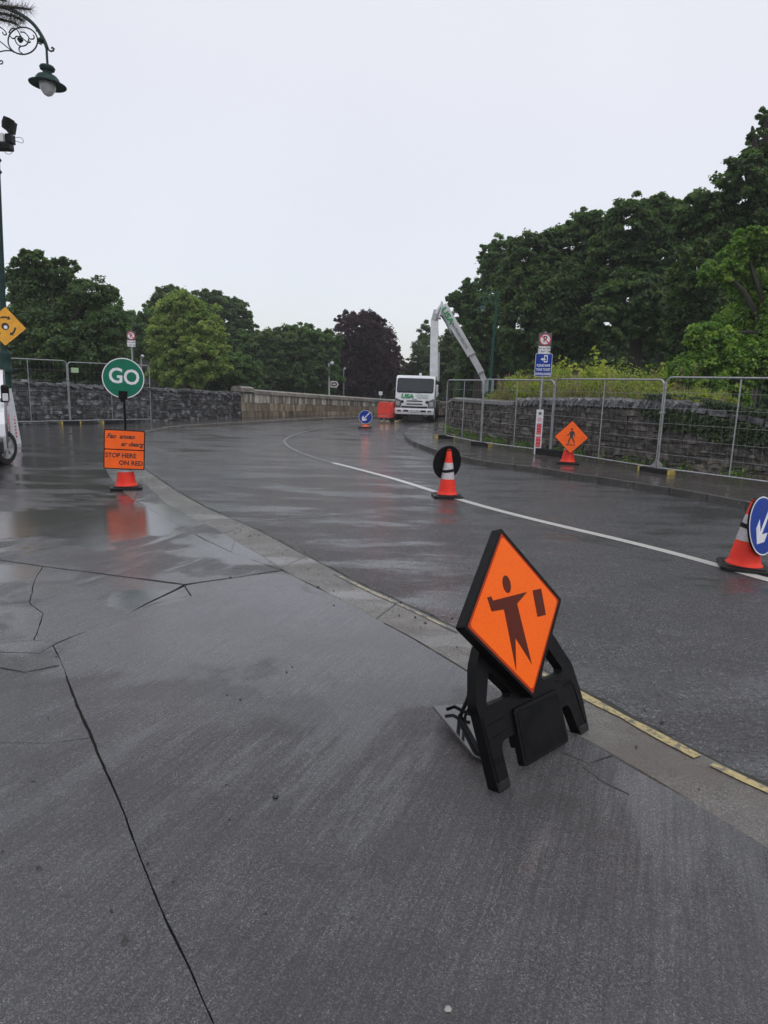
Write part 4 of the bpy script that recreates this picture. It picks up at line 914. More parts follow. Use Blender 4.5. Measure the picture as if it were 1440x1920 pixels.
MB().prism([circle(-.06, hh*.74, .115, 28), circle(-.06, hh*.74, .095, 28)], -.003, 0).obj('mark_ring', RED_P, tv); plate('mark_bar', [(-.14, hh*.74+.05), (-.125, hh*.74+.065), (.02, hh*.74-.05), (.005, hh*.74-.065)], -.003, 0, RED_P, tv)
for i in range(7): MB().box((0, -.004, -.018), (.055, .0, .018), Matrix.Translation((.150-.004*i, .13, hh*(.14+.06*i))) @ Matrix.Rotation(R(62), 4, 'Z')).obj('red_stripe', RED_P, tv)

# green scroll lamp over the right wall
P = Vector(PY(918, 712, 24)); lp2 = thing('street_lamp', 'distant green street lamp with scroll arm in front of the dark trees on the right', 'street lamp', (P.x, P.y, 0))
q = lambda x, y: (lambda v: (v.x-P.x, 0, v.z))(PY(x, y, 24))
MB().tube([(0, 0, .9), q(927, 620), q(931, 578), q(933, 540)], [.055, .045, .035, .02], 10).obj('pole', mat('faded_green_paint', (.012, .06, .05), .5, spec=.2), lp2, smooth=True)
GF = MATS['faded_green_paint']
MB().tube(smoothline([q(933, 562), q(930, 549), q(922, 547), q(912, 552), q(907, 562), q(906, 572)]), .025, 8).obj('arm', GF, lp2, smooth=True)
MB().tube([q(925+5*math.cos(a), 561+6*math.sin(a)) for a in np.linspace(0, 6.1, 14)], .018, 6).obj('scroll_ring', GF, lp2); MB().tube([q(931, 575), q(924, 574), q(918, 568), q(914, 558)], .018, 6).obj('scroll', GF, lp2)
bell(lp2, Vector(q(905, 578)), .17, GF)
# distant posts beyond the bridge
LG = mat('pale_grey_post', (.4, .4, .4), .5)
def post(x, y0, y1, Y, r, label, m):
    A = PY(x, y0, Y); B = PY(x-.6, y1, Y); t = thing('lamp_post', label, 'street lamp', (A.x, Y, 0)); MB().tube([(0, 0, -.5), (B.x-A.x, 0, B.z)], r, 8).obj('pole', m, t)
    return t, A, B
t, A, B = post(617.5, 745, 681, 46, .06, 'white lamp post with a small brown pointer sign above the bridge', LG)
MB().lathe([(.02, -.12), (.13, -.06), (.14, .04), (.04, .14)], 14, Matrix.Translation((B.x-A.x+.2, 0, B.z))).obj('lantern', GLASS, t, smooth=True)
a, b = PY(620, 726, 46), PY(635, 715, 46)
MB().prism([[(a.x-A.x, a.z), (b.x-A.x-.12, a.z), (b.x-A.x, (a.z+b.z)/2), (b.x-A.x-.12, b.z), (a.x-A.x, b.z)]], -.04, 0).obj('pointer_edge', WHITE, t)
MB().prism([[(a.x-A.x+.04, a.z+.06), (b.x-A.x-.15, a.z+.06), (b.x-A.x-.07, (a.z+b.z)/2), (b.x-A.x-.15, b.z-.06), (a.x-A.x+.04, b.z-.06)]], -.045, -.038).obj('pointer_face', mat('brown_sign', (.09, .04, .02)), t)
MB().box((a.x-A.x+.12, -.05, (a.z+b.z)/2-.03), (b.x-A.x-.2, -.0455, (a.z+b.z)/2+.03)).obj('lettering', WHITE, t)
t, A, B = post(645, 745, 691, 54, .05, 'thin grey lamp post in front of the purple tree', GALV); MB().lathe([(.02, -.1), (.1, 0), (.02, .1)], 10, Matrix.Translation((B.x-A.x+.1, 0, B.z))).obj('lantern', GLASS, t)
t, A, B = post(265, 745, 668, 30, .035, 'thin pole with a small lamp beside the GO disc, behind the left wall', GALV); MB().lathe([(.02, -.08), (.09, 0), (.02, .08)], 10, Matrix.Translation((B.x-A.x+.06, 0, B.z))).obj('lantern', GLASS, t)
A = PY(713.5, 745, 40.5); t = thing('small_sign', 'small blank white sign standing above the parapet left of the truck', 'sign', (A.x, 40.5, 0))
b = PY(713, 734, 40.5).z; MB().tube([(0, 0, 0), (0, 0, b)], .025, 8).obj('pole', GALV, t); MB().prism([rrect(-.11, b-.22, .11, b, .02)], -.03, -.02).obj('sign_face', WHITE, t)

# ---------------------------------------------------------------- boom truck
WP = mat('white_vehicle_paint', (.70, .71, .73), .28, var=.06, scale=3, coat=.7)
DG = mat('vehicle_glass', (.03, .036, .04), .1, scale=2, spec=.35)
DK = mat('dark_underbody', (.012, .012, .013), .6)
CH = mat('headlamp_glass', (.10, .105, .11), .15, metal=.5, coat=.8, scale=20, var=.5)
LOGO = mat('green_logo', (.01, .27, .07), .4)
TW = mat('tyre', (.013, .013, .013), .75, bump=.3)
P = G(776, 791.5); TYAW = R(-7)
tr = thing('boom_truck', 'white boom lift truck facing the camera, its folded arm reaching over to the right', 'truck', (P.x, P.y, 0), TYAW)
cw = .93
def cabz(y): return topz((P.x, P.y), y)
prof = [(0, .62), (-.02, 1.02), (.04, 1.36), (.30, 2.06), (.42, 2.15), (.7, 2.19), (1.6, 2.19), (1.66, 2.1), (1.66, .62), (1.45, .62), (1.38, .95), (.62, .95), (.55, .62)]
def side_prism(prof, x0, x1, n='body', m=WP, bev=.05, par=tr):
    mb = MB(); M4 = Matrix(((0, 1, 0, 0), (1, 0, 0, 0), (0, 0, 1, 0), (0, 0, 0, 1)))
    mb.prism([prof], x0, x1, M4); return mb.obj(n, m, par, bevel=bev, seg=3, smooth=True)
side_prism(prof, -cw, cw, 'cab_body')
tl = Matrix.Translation((0, .045, 1.375)) @ Matrix.Rotation(math.atan2(.26, .70)*-1, 4, 'X')
MB().prism([rrect(-cw+.06, 0, cw-.06, .72, .09)], -.028, .02, tl).obj('windscreen_seal', K_PL, tr, bevel=.004)
MB().prism([rrect(-cw+.09, .035, cw-.09, .69, .07)], -.034, -.02, tl).obj('windscreen', DG, tr, bevel=.003)
for x, l in ((-.45, .42), (.25, .45)): MB().tube([tl @ Vector((x-.15, -.04, .0)), tl @ Vector((x+l-.1, -.042, .06))], .014, 6).obj('wiper', K_PL, tr)
for s in (-1, 1):
    sd = MB(); M4 = Matrix(((0, 0, 0, 0), (1, 0, 0, 0), (0, 0, 1, 0), (0, 0, 0, 1)))
    xs = s*(cw+.004); pts = [(.45, 1.35), (.58, 2.02), (1.4, 2.02), (1.4, 1.35)]
    sd.add([(xs-s*.03, y, z) for y, z in pts]+[(xs, y, z) for y, z in pts], [(0, 1, 2, 3), (4, 5, 6, 7)]+[(i, (i+1) % 4, 4+(i+1) % 4, 4+i) for i in range(4)]); sd.obj('side_window', DG, tr)
    MB().box((min(s*cw, s*(cw+.008)), .42, .98), (max(s*cw, s*(cw+.008)), .435, 2.02)).obj('door_line', K_PL, tr)
    MB().box((min(s*cw, s*(cw+.02)), 1.2, 1.18), (max(s*cw, s*(cw+.02)), 1.36, 1.22)).obj('door_handle', K_PL, tr)
    MB().prism([[(s*.62, 1.0), (s*.9, 1.12), (s*.935, 1.05), (s*.93, .70), (s*.66, .68)][::s]], -.045, .05).obj('headlight', CH, tr, bevel=.012)
    MB().prism([[(s*.70, .95), (s*.88, 1.0), (s*.88, .78), (s*.72, .76)][::s]], -.05, -.04).obj('headlight_lens', mat('lamp_lens', (.3, .31, .33), .1, scale=30, var=.4, coat=1), tr)
    MB().prism([rrect(s*.72-.09, .49, s*.72+.09, .57, .02)], -.125, -.11).obj('fog_light', CH, tr)
    mt = MB(); mt.tube([(s*cw, .12, 1.95), (s*(cw+.24), .0, 1.97), (s*(cw+.26), .0, 1.55)], .016, 6); mt.obj('mirror_arm', K_PL, tr)
    MB().box((s*(cw+.26)-.10, -.05, 1.42), (s*(cw+.26)+.10, .05, 1.82)).obj('mirror', K_PL, tr, bevel=.03)
side_prism([(-.1, .36), (-.12, .62), (.02, .66), (.2, .64), (.2, .36)], -cw-.01, cw+.01, 'bumper', WP, .03)
for x0, x1 in ((-.52, -.27), (.30, .55)): MB().prism([rrect(x0, .49, x1, .57, .02)], -.126, -.11).obj('bumper_slot', K_PL, tr)
MB().prism([rrect(-.24, .475, .28, .585, .01)], -.135, -.118).obj('number_plate', mat('plate_white', (.6, .6, .58), .4), tr); text('lettering', 'CW 15 4071', .09, BLACKP, tr, (.02, -.137, .53), sx=.9, offset=.001)
MB().prism([rrect(-.62, .675, .62, .745, .02)], -.03, .02).obj('lower_grille', K_PL, tr)
for z in (.83, .97): MB().prism([rrect(-.38, z, .38, z+.045, .02)], -.034, .0).obj('grille_slot', K_PL, tr)
for s in (-1, 1): MB().prism([[(s*.56, 1.02), (s*.62, 1.03), (s*.68, .92), (s*.60, .88), (s*.50, .93)][::s]], -.03, .0).obj('intake', K_PL, tr)
lm = Matrix.Rotation(R(-6), 4, 'X')
text('lettering', 'USA', .25, LOGO, tr, (-.36, -.034, 1.21), ext=.004, offset=.012, sx=1.3, shear=.15)
text('lettering', 'PLATFORM RENTAL', .085, LOGO, tr, (.36, -.032, 1.26), ext=.004, sx=.85); text('lettering', 'TEL 01 458 7062', .085, LOGO, tr, (.36, -.034, 1.16), ext=.004, sx=.85); text('lettering', 'TURBO', .075, GREY_S, tr, (.0, -.032, 1.06), ext=.006)
def wheel(par, c, r, wd, rot=0, m=TW, hub=WP, spokes=0):
    M4 = Matrix.Translation(c) @ Matrix.Rotation(rot, 4, 'Z') @ Matrix.Rotation(math.pi/2, 4, 'Y')
    wt = MB().lathe([(r*.62, -wd/2), (r*.93, -wd/2), (r, -wd*.36), (r, wd*.36), (r*.93, wd/2), (r*.62, wd/2)], 32, M4, cap=False).obj('tyre', m, par, smooth=True)
    MB().lathe([(r*.63, -wd*.4), (r*.63, wd*.42), (r*.55, wd*.34), (r*.5, wd*.2), (r*.25, wd*.3), (r*.2, wd*.42), (.001, wd*.42)], 24, M4, cap=False).obj('rim', hub, wt, smooth=True)
    return wt, M4
for s in (-1, 1): wheel(tr, (s*.80, .98, .385), .385, .24, R(-4) if s > 0 else R(176), hub=LG)
for s in (-1, 1): wheel(tr, (s*.74, 4.3, .385), .385, .42, 0 if s > 0 else R(180), hub=LG)
MB().box((-.5, .9, .42), (.5, 5.6, .62)).obj('chassis', DK, tr, bevel=.02); MB().box((-.35, .1, .22), (.35, .9, .5)).obj('front_axle', DK, tr, bevel=.03)
MB().box((-.28, -.02, .04), (.42, .35, .42)).obj('front_jack', DK, tr, bevel=.04)
MB().box((-.92, 1.85, .86), (.92, 5.7, .96)).obj('deck', mat('dark_green_deck', (.02, .04, .03), .5), tr, bevel=.01)
MB().box((-.9, 1.9, .45), (.9, 3.4, .86)).obj('side_box', DK, tr, bevel=.03); MB().box((-.55, 2.0, .96), (.75, 3.6, 1.45)).obj('turntable', K_PL, tr, bevel=.08)
MB().box((.6, 2.2, 1.3), (1.0, 2.7, 1.9)).obj('hydraulic_box', K_PL, tr, bevel=.04); MB().prism([[(.62, .98), (.98, 1.2), (1.12, 1.75), (.9, 1.8), (.72, 1.5)]], 2.0, 2.5).obj('arm_bracket', WP, tr, bevel=.03)
MB().box((.1, .9, 2.19), (.22, 1.05, 2.32)).obj('beacon', WHITE, tr, bevel=.02)
TI = (Matrix.Translation((P.x, P.y, 0)) @ Matrix.Rotation(TYAW, 4, 'Z')).inverted(); BY = P.y+2.9
def bp(x, y, dy=0): return TI @ (PY(x, y, BY+dy))
def beam(a, b, w0, w1, d, name, m, dy=0, bev=.02):
    a, b = Vector(a), Vector(b); ax = (b-a).normalized(); side = ax.cross(Vector((0, 1, 0))).normalized(); dp = ax.cross(side).normalized(); v = []
    for p, ww in ((a, w0), (b, w1)): v += [p+side*ww/2+dp*d/2, p-side*ww/2+dp*d/2, p-side*ww/2-dp*d/2, p+side*ww/2-dp*d/2]
    return MB().add(v, [(0, 1, 2, 3), (7, 6, 5, 4), (0, 4, 5, 1), (1, 5, 6, 2), (2, 6, 7, 3), (3, 7, 4, 0)]).obj(name, m, tr, bevel=bev, seg=2)
beam(bp(813.5, 716), bp(815, 600), .42, .38, .4, 'lower_boom', WP); beam(bp(820, 716), bp(820.5, 661), .22, .24, .3, 'boom_strut', mat('grey_boom', (.42, .43, .45), .4), dy=-.2)
beam(bp(810, 716), bp(809.5, 695), .18, .16, .5, 'boom_foot', WP); beam(bp(815, 602), bp(818, 581), .36, .22, .42, 'boom_head', mat('grey_boom', (.42, .43, .45)))
beam(bp(817, 590), bp(829, 571), .16, .14, .5, 'knuckle_link', WP); beam(bp(824, 598), bp(829, 566), .12, .1, .55, 'knuckle_link', WP)
MB().tube([bp(817, 600, -.3), bp(826, 576, -.3)], .035, 8).obj('hydraulic_ram', GALV, tr); MB().tube([bp(830, 590, -.3), bp(845, 624, -.3)], .05, 8).obj('hydraulic_ram', GALV, tr); MB().tube([bp(826, 590, -.3), bp(840, 612, -.3)], .03, 6).obj('hose', K_PL, tr)
UB = beam(bp(829, 573), bp(884, 666), .50, .40, .4, 'upper_boom', WP); beam(bp(883, 664), bp(902, 698), .33, .31, .32, 'boom_extension', WP); beam(bp(901, 697), bp(909, 716), .28, .26, .26, 'boom_extension', WP)
for x, y in ((883.5, 665), (901.5, 697.5)): beam(bp(x-.7, y-1.5), bp(x+.7, y+1.5), .46 if x < 890 else .36, .46 if x < 890 else .36, .46, 'boom_collar', mat('grey_boom', (.42, .43, .45)))
a, b = bp(829, 573), bp(884, 666); ang = math.atan2(b.z-a.z, b.x-a.x); mid = bp(839, 592, -.27)
text('lettering', 'USA', .38, LOGO, tr, mid, rot=(0, -ang, 0), ext=.02, offset=.01, sx=1.3); text('lettering', 'PLATFORM RENTAL', .17, GREY_S, tr, bp(862, 630, -.27), rot=(0, -ang, 0), ext=.02)
MB().box((-.12, -.2, -.5), (.5, .4, .1), Matrix.Translation(bp(908, 716))).obj('cage_mount', GALV, tr, bevel=.02)

# ---------------------------------------------------------------- red water barriers
BR = mat('red_barrier_plastic', (.72, .05, .03), .4, var=.12, scale=5, coat=.3)
def barrier(P, yaw, label, Lb=1.0):
    t = thing('road_barrier', label, 'barrier', (P.x, P.y, 0), yaw, 'red plastic barriers beside the truck')
    MB().prism([[(0, .18), (0, .78), (.07, .92), (Lb-.07, .92), (Lb, .78), (Lb, .18)]], 0, .09).obj('panel', BR, t, bevel=.015)
    MB().prism([rrect(.1, .74, Lb-.1, .86, .03)], -.012, .002).obj('top_band', BR, t, bevel=.005)
    n = 5
    for i in range(n): x = .06+(Lb-.12)*(i+.5)/n; MB().prism([rrect(x-.05, .36, x+.05, .70, .02)], -.012, .002).obj('rib', BR, t, bevel=.004)
    for i in range(8): x = .07+(Lb-.14)*(i+.5)/8; MB().prism([circle(x, .27, .014, 8)], -.004, .001).obj('stud', WHITE, t)
    for x in (.18, Lb-.18):
        f = MB(); f.prism([[(-.25, 0), (.3, 0), (.12, .18), (-.02, .18)]], x-.06, x+.06, Matrix(((0, 1, 0, 0), (1, 0, 0, 0), (0, 0, 1, 0), (0, 0, 0, 1)))); ft = f.obj('foot', K_RUB, t, bevel=.008)
        for y in (-.22, .1): MB().box((x-.062, y, .002), (x+.062, y+.1, .06)).obj('foot_stripe', mat('pale_yellow', (.6, .55, .3)), ft)
b0 = G(708, 790.5); barrier(b0, R(6), 'nearest red barrier, fully visible left of the truck', .60)
barrier(b0+Vector((.66, .12, 0)), R(77), 'red barrier running back beside the truck, half hidden by its bumper', .95)
barrier(b0+Vector((.9, 1.25, 0)), R(80), 'red barrier farthest back along the side of the truck', .95)

# ---------------------------------------------------------------- white van at the left edge
VY = R(28.5); W_ = G(9, 872); cN, sN = math.cos(VY), math.sin(VY)
vx, vy = W_.x-(.70*cN), W_.y-(.70*sN)
vn = thing('parked_van', 'front corner of a white van with black mirror and alloy wheel at the left edge', 'van', (vx, vy, 0), VY)
def vp(prof, x0, x1, n, m, bev, par=vn): return side_prism(prof, x0, x1, n, m, bev, par)
arch = [(.42*math.cos(a)-0.0, .33+.42*math.sin(a)) for a in np.linspace(math.pi*.97, math.pi*.03, 10)]
bodyp = [(-.62, .35), (-.74, .6), (-.70, .82), (-.45, 1.0), (.25, 1.12), (.95, 1.68), (1.4, 1.78), (3.6, 1.78), (3.7, 1.6), (3.75, .35)]+[(2.95, .35)]+[(2.6+.38*math.cos(a), .33+.38*math.sin(a)) for a in np.linspace(0, math.pi, 8)]+[(2.2, .3), (.45, .3)]+arch[::-1]
vp(bodyp, -1.55, .765, 'body', WP, .07)
vp([(-.64, .28), (-.78, .5), (-.74, .58), (-.5, .60), (-.46, .42), (-.5, .26)], -1.5, .72, 'bumper', mat('grey_trim', (.05, .052, .056), .5), .03)
oa = [(.47*math.cos(a), .33+.47*math.sin(a)) for a in np.linspace(math.pi*.98, math.pi*.02, 12)]; ia = [(.41*math.cos(a), .33+.41*math.sin(a)) for a in np.linspace(math.pi*.02, math.pi*.98, 12)]
vp(oa+ia, .70, .79, 'arch_trim', mat('grey_trim', (.05, .052, .056)), .008)
wt, M4 = wheel(vn, (.68, 0, .33), .325, .2, R(-33), hub=LG)
for k in range(6):
    A = Matrix.Rotation(k*math.pi/3, 4, 'Z'); MB().prism([[(.045, -.028), (.2, -.045), (.2, .045), (.045, .028)]], .072, .092, M4 @ A, axis='z').obj('spoke', mat('alloy_wheel', (.5, .5, .52), .35, metal=.5), wt, bevel=.004)
MB().lathe([(.204, .06), (.215, .1), (.195, .1), (.19, .06)], 28, M4, cap=False).obj('rim_edge', MATS['alloy_wheel'], wt, smooth=True)
MB().lathe([(.065, .06), (.06, .1), (.001, .104)], 16, M4, cap=False).obj('hub_cap', MATS['alloy_wheel'], wt, smooth=True)
vp([(.28, 1.14), (.98, 1.66), (1.6, 1.68), (1.6, 1.12)], .74, .768, 'side_window', DG, .004); vp([(2.3, .4), (2.32, 1.7), (2.34, 1.7), (2.32, .4)], .76, .768, 'door_line', K_PL, .001)
MB().box((.70, .12, 1.17), (.80, .2, 1.25)).obj('mirror_arm', K_PL, vn, bevel=.02)
MB().box((.72, .02, 1.17), (.86, .22, 1.50)).obj('mirror', K_PL, vn, bevel=.045); MB().box((.745, .0, 1.2), (.84, .03, 1.34)).obj('mirror_cover', CAMW, vn, bevel=.012)
MB().prism([[(-.3, .62), (.55, .66), (.56, .86), (-.1, .84)]], -.76, -.70).obj('headlight', CH, vn, bevel=.015)
MB().box((-1.2, -.79, .36), (-.7, -.765, .47)).obj('number_plate', mat('plate_white', (.6, .6, .58)), vn)

# ---------------------------------------------------------------- trees
def leaves_mesh(name, cen, nrm, size, clump, m, parent=None, aspect=.62, kind=None, curl=.25):
    n = len(cen); a = rng.normal(size=(n, 3)); a -= nrm*(a*nrm).sum(1)[:, None]; a /= np.linalg.norm(a, axis=1)[:, None]+1e-9; b = np.cross(nrm, a)
    s = size[:, None] if hasattr(size, 'shape') else size
    v = np.empty((n, 4, 3), np.float32)
    v[:, 0] = cen-a*s*.5; v[:, 1] = cen+b*s*aspect*.5+nrm*s*curl*.3; v[:, 2] = cen+a*s*.5-nrm*s*curl*.4; v[:, 3] = cen-b*s*aspect*.5+nrm*s*curl*.3
    me = bpy.data.meshes.new(name); me.vertices.add(4*n); me.vertices.foreach_set('co', v.reshape(-1))
    me.loops.add(4*n); me.loops.foreach_set('vertex_index', np.arange(4*n, dtype=np.int32)); me.polygons.add(n)
    me.polygons.foreach_set('loop_start', np.arange(0, 4*n, 4, dtype=np.int32))
    try: me.polygons.foreach_set('loop_total', np.full(n, 4, np.int32))
    except Exception: pass
    at = me.attributes.new('rnd', 'FLOAT', 'FACE'); at.data.foreach_set('value', rng.random(n).astype(np.float32))
    at = me.attributes.new('clump', 'FLOAT', 'FACE'); at.data.foreach_set('value', clump.astype(np.float32))
    me.update(calc_edges=True); me.validate(); o = link(name, me, m, parent)
    if kind: o['kind'] = kind
    return o
def unit(n):
    a = rng.normal(size=(n, 3)); return a/np.linalg.norm(a, axis=1)[:, None]
def crown_pts(ells, nclump, nleaf, cl_r=(.12, .24), shell=.55, flat=.6, droop=0.):
    """ells: (centre, (rx,ry,rz)); leaf sprays grouped in clumps that hug the outside of each bough"""
    cs, ns, cl = [], [], []; vol = np.array([e[1][0]*e[1][2] for e in ells]); vol = vol/vol.sum()
    for (c, r), f in zip(ells, vol):
        k = max(3, int(nclump*f)); d = unit(k); rad = shell+(1-shell)*rng.random(k)**.6; rad *= 1+.13*rng.normal(size=k)
        cc = np.array(c)+d*rad[:, None]*np.array(r); rm = (r[0]*r[2])**.5*(1.3 if rng.random() < .2 else .85); per = max(4, int(nleaf*f/k)); cv = rng.random(k)
        for i in range(k):
            q = unit(per)*(rng.random(per)**.4*(1+.5*(rng.random(per)<.16)))[:, None]; cr = rm*rng.uniform(*cl_r); sc_ = np.array([cr*1.25, cr*1.25, cr*flat])
            p = cc[i]+q*sc_; p[:, 2] -= droop*(q[:, 0]**2+q[:, 1]**2)*cr
            n = q*.5+d[i]*.3+np.array([0, -.1, .75])+rng.normal(size=(per, 3))*.6; n /= np.linalg.norm(n, axis=1)[:, None]
            cs.append(p); ns.append(n); cl.append(np.full(per, cv[i]))
    return np.concatenate(cs), np.concatenate(ns), np.concatenate(cl)
BARK = mat('bark', (.03, .026, .02), .85, var=.4, scale=6, bump=.8, bscale=14, stretch=(1, 1, .3))
def tree(name, label, blobs, Y, m, nclump, nleaf, lsize, trunk=None, tr_r=.22, group=None, depthk=.9, base=-.6, cl_r=(.10, .22), shell=.5, dy=None, droop=.15, flat=.8):
    """blobs: outline boughs measured in the photo (x, y, rx, ry), given real depth and thickness at distance Y"""
    ells = []
    for i, bl_ in enumerate(blobs):
        x, y, rx, ry = bl_[:4]; Yd = Y+(bl_[4] if len(bl_) > 4 else random.uniform(-.5, .5)*1.6); c = PY(x, y, Yd); k = proj(c)[2]/FPX
        k *= .93; ells.append(((c.x, c.y, c.z), (rx*k, (rx+ry)/2*k*depthk, ry*k)))
    zb = min(e[0][2]-e[1][2] for e in ells); cx = trunk[0] if trunk else None
    tx = PY(cx, 700, Y).x if cx is not None else sum(e[0][0] for e in ells)/len(ells)
    t = thing(name, label, 'tree', (tx, Y, base), 0, group); off = np.array([tx, Y, base])
    P_, n_, c_ = crown_pts(ells, int(nclump*1.9), int(nleaf*1.85), cl_r, shell, flat, droop)
    leaves_mesh('crown', P_-off, n_, .70*lsize*(.7+.6*rng.random(len(P_))), c_, m, t)
    mb = MB(); top = max(e[0][2] for e in ells)-base; mid = Vector((random.uniform(-.2, .2), 0, (zb-base)+.35*(top-(zb-base)))); 
    mb.tube([(0, 0, -.3), (0, 0, .3), mid*.5+Vector((.05, 0, 0)), mid], [tr_r*1.5, tr_r*1.1, tr_r*.9, tr_r*.75], 9); mb.obj('trunk', BARK, t, smooth=True)
    for (c, r) in ells:
        e = Vector(c)-Vector(off); a = mid.lerp(e, .0); w1 = a.lerp(e, .5)+Vector((random.uniform(-.3, .3), random.uniform(-.3, .3), .25))
        MB().tube(smoothline([a-Vector((0, 0, random.uniform(0, .6))), w1, e, e+(e-w1)*.5], 1), [tr_r*.5]+[tr_r*.36]*2+[tr_r*.25]*2+[tr_r*.12]*(2), 6) if False else None
        l = smoothline([a-Vector((0, 0, random.uniform(0, .6))), w1, e, e+(e-w1)*.12], 1)
        MB().tube(l, [tr_r*(.55-.48*i/(len(l)-1)) for i in range(len(l))], 6).obj('limb', BARK, t, smooth=True)
    return t
LM_D = leafmat('dark_leaf', (.018, .034, .013), (.038, .062, .024), (.06, .088, .03), .5, k=2.8)
LM_M = leafmat('mid_green_leaf', (.024, .05, .017), (.05, .09, .03), (.075, .12, .035), .5, k=2.2)
LM_Y = leafmat('yellow_green_leaf', (.075, .11, .028), (.14, .18, .05), (.19, .22, .065), .5, k=2.1)
LM_P = leafmat('purple_leaf', (.018, .008, .014), (.040, .017, .028), (.055, .026, .036), .4, k=1.7)
LM_B = leafmat('olive_leaf', (.035, .055, .022), (.07, .095, .04), (.10, .125, .05), .5, k=1.8)
LM_N = leafmat('near_leaf', (.034, .07, .014), (.08, .135, .025), (.15, .2, .04), .5, .4, k=2.5)
GL = 'trees behind the left wall and bridge'; GR = 'trees in the park on the right'
tree('sycamore_tree', 'dark broad-leaved tree behind the left wall, nearest the green lamp post', [(100, 610, 80, 85), (55, 540, 40, 55), (110, 510, 45, 30), (170, 550, 48, 26), (200, 549, 24, 12), (150, 655, 75, 50), (35, 640, 45, 55), (60, 490, 38, 22), (205, 610, 40, 35), (130, 580, 50, 40), (90, 690, 90, 30), (190, 690, 50, 25)], 27, LM_D, 620, 52000, .20, (110,), .2, GL, cl_r=(.13, .26))
tree('round_tree', 'mid green tree between the dark sycamore and the pale green tree', [(215, 610, 45, 45), (255, 635, 45, 50), (290, 620, 35, 45), (235, 680, 60, 35)], 46, LM_M, 360, 26000, .30, None, .25, GL)
tree('lime_tree', 'pale yellow-green tree rising highest behind the GO disc', [(335, 590, 42, 44), (375, 620, 46, 50), (325, 650, 50, 50), (385, 670, 44, 42), (340, 700, 62, 32), (300, 620, 24, 34), (350, 565, 30, 22), (405, 640, 22, 30)], 38, LM_Y, 520, 42000, .24, None, .22, GL)
tree('oak_tree', 'dark spreading tree behind the pale green tree', [(320, 565, 40, 28), (390, 570, 45, 26), (430, 590, 42, 32), (462, 620, 24, 24), (440, 640, 40, 30), (290, 580, 20, 20)], 52, LM_D, 380, 28000, .33, None, .3, GL)
tree('hazel_bush', 'lighter low bush just above the start of the bridge parapet', [(420, 690, 48, 40), (460, 700, 35, 34), (390, 710, 40, 28)], 42, LM_M, 240, 18000, .24, None, .12, GL)
tree('ash_tree', 'broad dark green tree above the middle of the bridge parapet', [(500, 665, 45, 45), (540, 650, 46, 42), (590, 660, 40, 42), (520, 705, 60, 34), (580, 705, 50, 32), (618, 660, 22, 34)], 47, LM_D, 560, 46000, .28, None, .25, GL)
tree('shrub_tree', 'green tree filling the gap left of the purple beech', [(470, 650, 26, 30), (565, 630, 36, 24), (600, 700, 42, 36), (610, 640, 30, 24)], 50, LM_M, 260, 20000, .30, None, .2, GL)
tree('copper_beech', 'dark purple beech tree standing left of the truck', [(675, 620, 48, 36), (652, 600, 26, 18), (705, 640, 38, 40), (660, 670, 44, 46), (710, 690, 44, 46), (735, 665, 18, 26), (690, 720, 60, 30), (640, 710, 26, 36), (690, 596, 26, 14)], 56, LM_P, 620, 46000, .25, None, .35, GL, droop=.6)
tree('birch_tree', 'slender birch seen left of the white boom', [(797, 625, 14, 22), (795, 660, 24, 26), (780, 690, 26, 24), (805, 695, 26, 26)], 62, LM_B, 200, 13000, .26, None, .14, GR)
tree('small_tree', 'low olive green trees behind the cab roof of the truck', [(760, 700, 26, 16), (775, 715, 34, 20), (745, 712, 18, 16)], 66, LM_B, 140, 8000, .32, None, .14, GR)
tree('willow_tree', 'greyish green tree between the two arms of the boom', [(845, 660, 34, 30), (860, 700, 40, 34), (830, 690, 26, 36), (850, 635, 22, 18)], 50, LM_B, 280, 20000, .26, None, .2, GR)
tree('maple_tree', 'lighter green tree at the left end of the big park trees', [(918, 480, 22, 24), (934, 510, 40, 40), (888, 552, 26, 32), (862, 570, 24, 26), (905, 590, 44, 46), (950, 470, 34, 28), (885, 640, 34, 36), (930, 660, 44, 44), (845, 560, 12, 14)], 40, LM_M, 560, 46000, .24, None, .25, GR)
tree('chestnut_tree', 'large dark rounded chestnut over the green scroll lamp', [(1010, 480, 60, 44), (1000, 540, 76, 60), (1080, 470, 60, 60), (1060, 560, 80, 70), (985, 610, 60, 50), (1050, 630, 80, 50), (1110, 430, 50, 36), (1130, 520, 60, 60)], 31, LM_D, 760, 72000, .24, (1040,), .35, GR, cl_r=(.1, .2), shell=.7)
tree('chestnut_tree', 'large dark tree with visible trunk in the middle of the park trees', [(1190, 420, 60, 46), (1170, 490, 70, 60), (1240, 400, 44, 34), (1240, 470, 60, 60), (1200, 560, 76, 50), (1150, 600, 60, 40), (1255, 560, 50, 60), (1250, 630, 50, 30)], 28, LM_D, 640, 60000, .23, (1182,), .3, GR, cl_r=(.1, .2), shell=.7)
tree('tall_tree', 'tallest dark tree at the right edge of the photo', [(1340, 400, 64, 60), (1400, 330, 50, 46), (1425, 275, 30, 34), (1436, 225, 18, 22), (1412, 250, 12, 12), (1380, 470, 70, 60), (1300, 420, 40, 46), (1450, 400, 60, 90), (1320, 510, 60, 60), (1290, 580, 50, 60), (1500, 300, 50, 80)], 22, LM_D, 640, 62000, .19, (1400,), .3, GR, cl_r=(.1, .22))
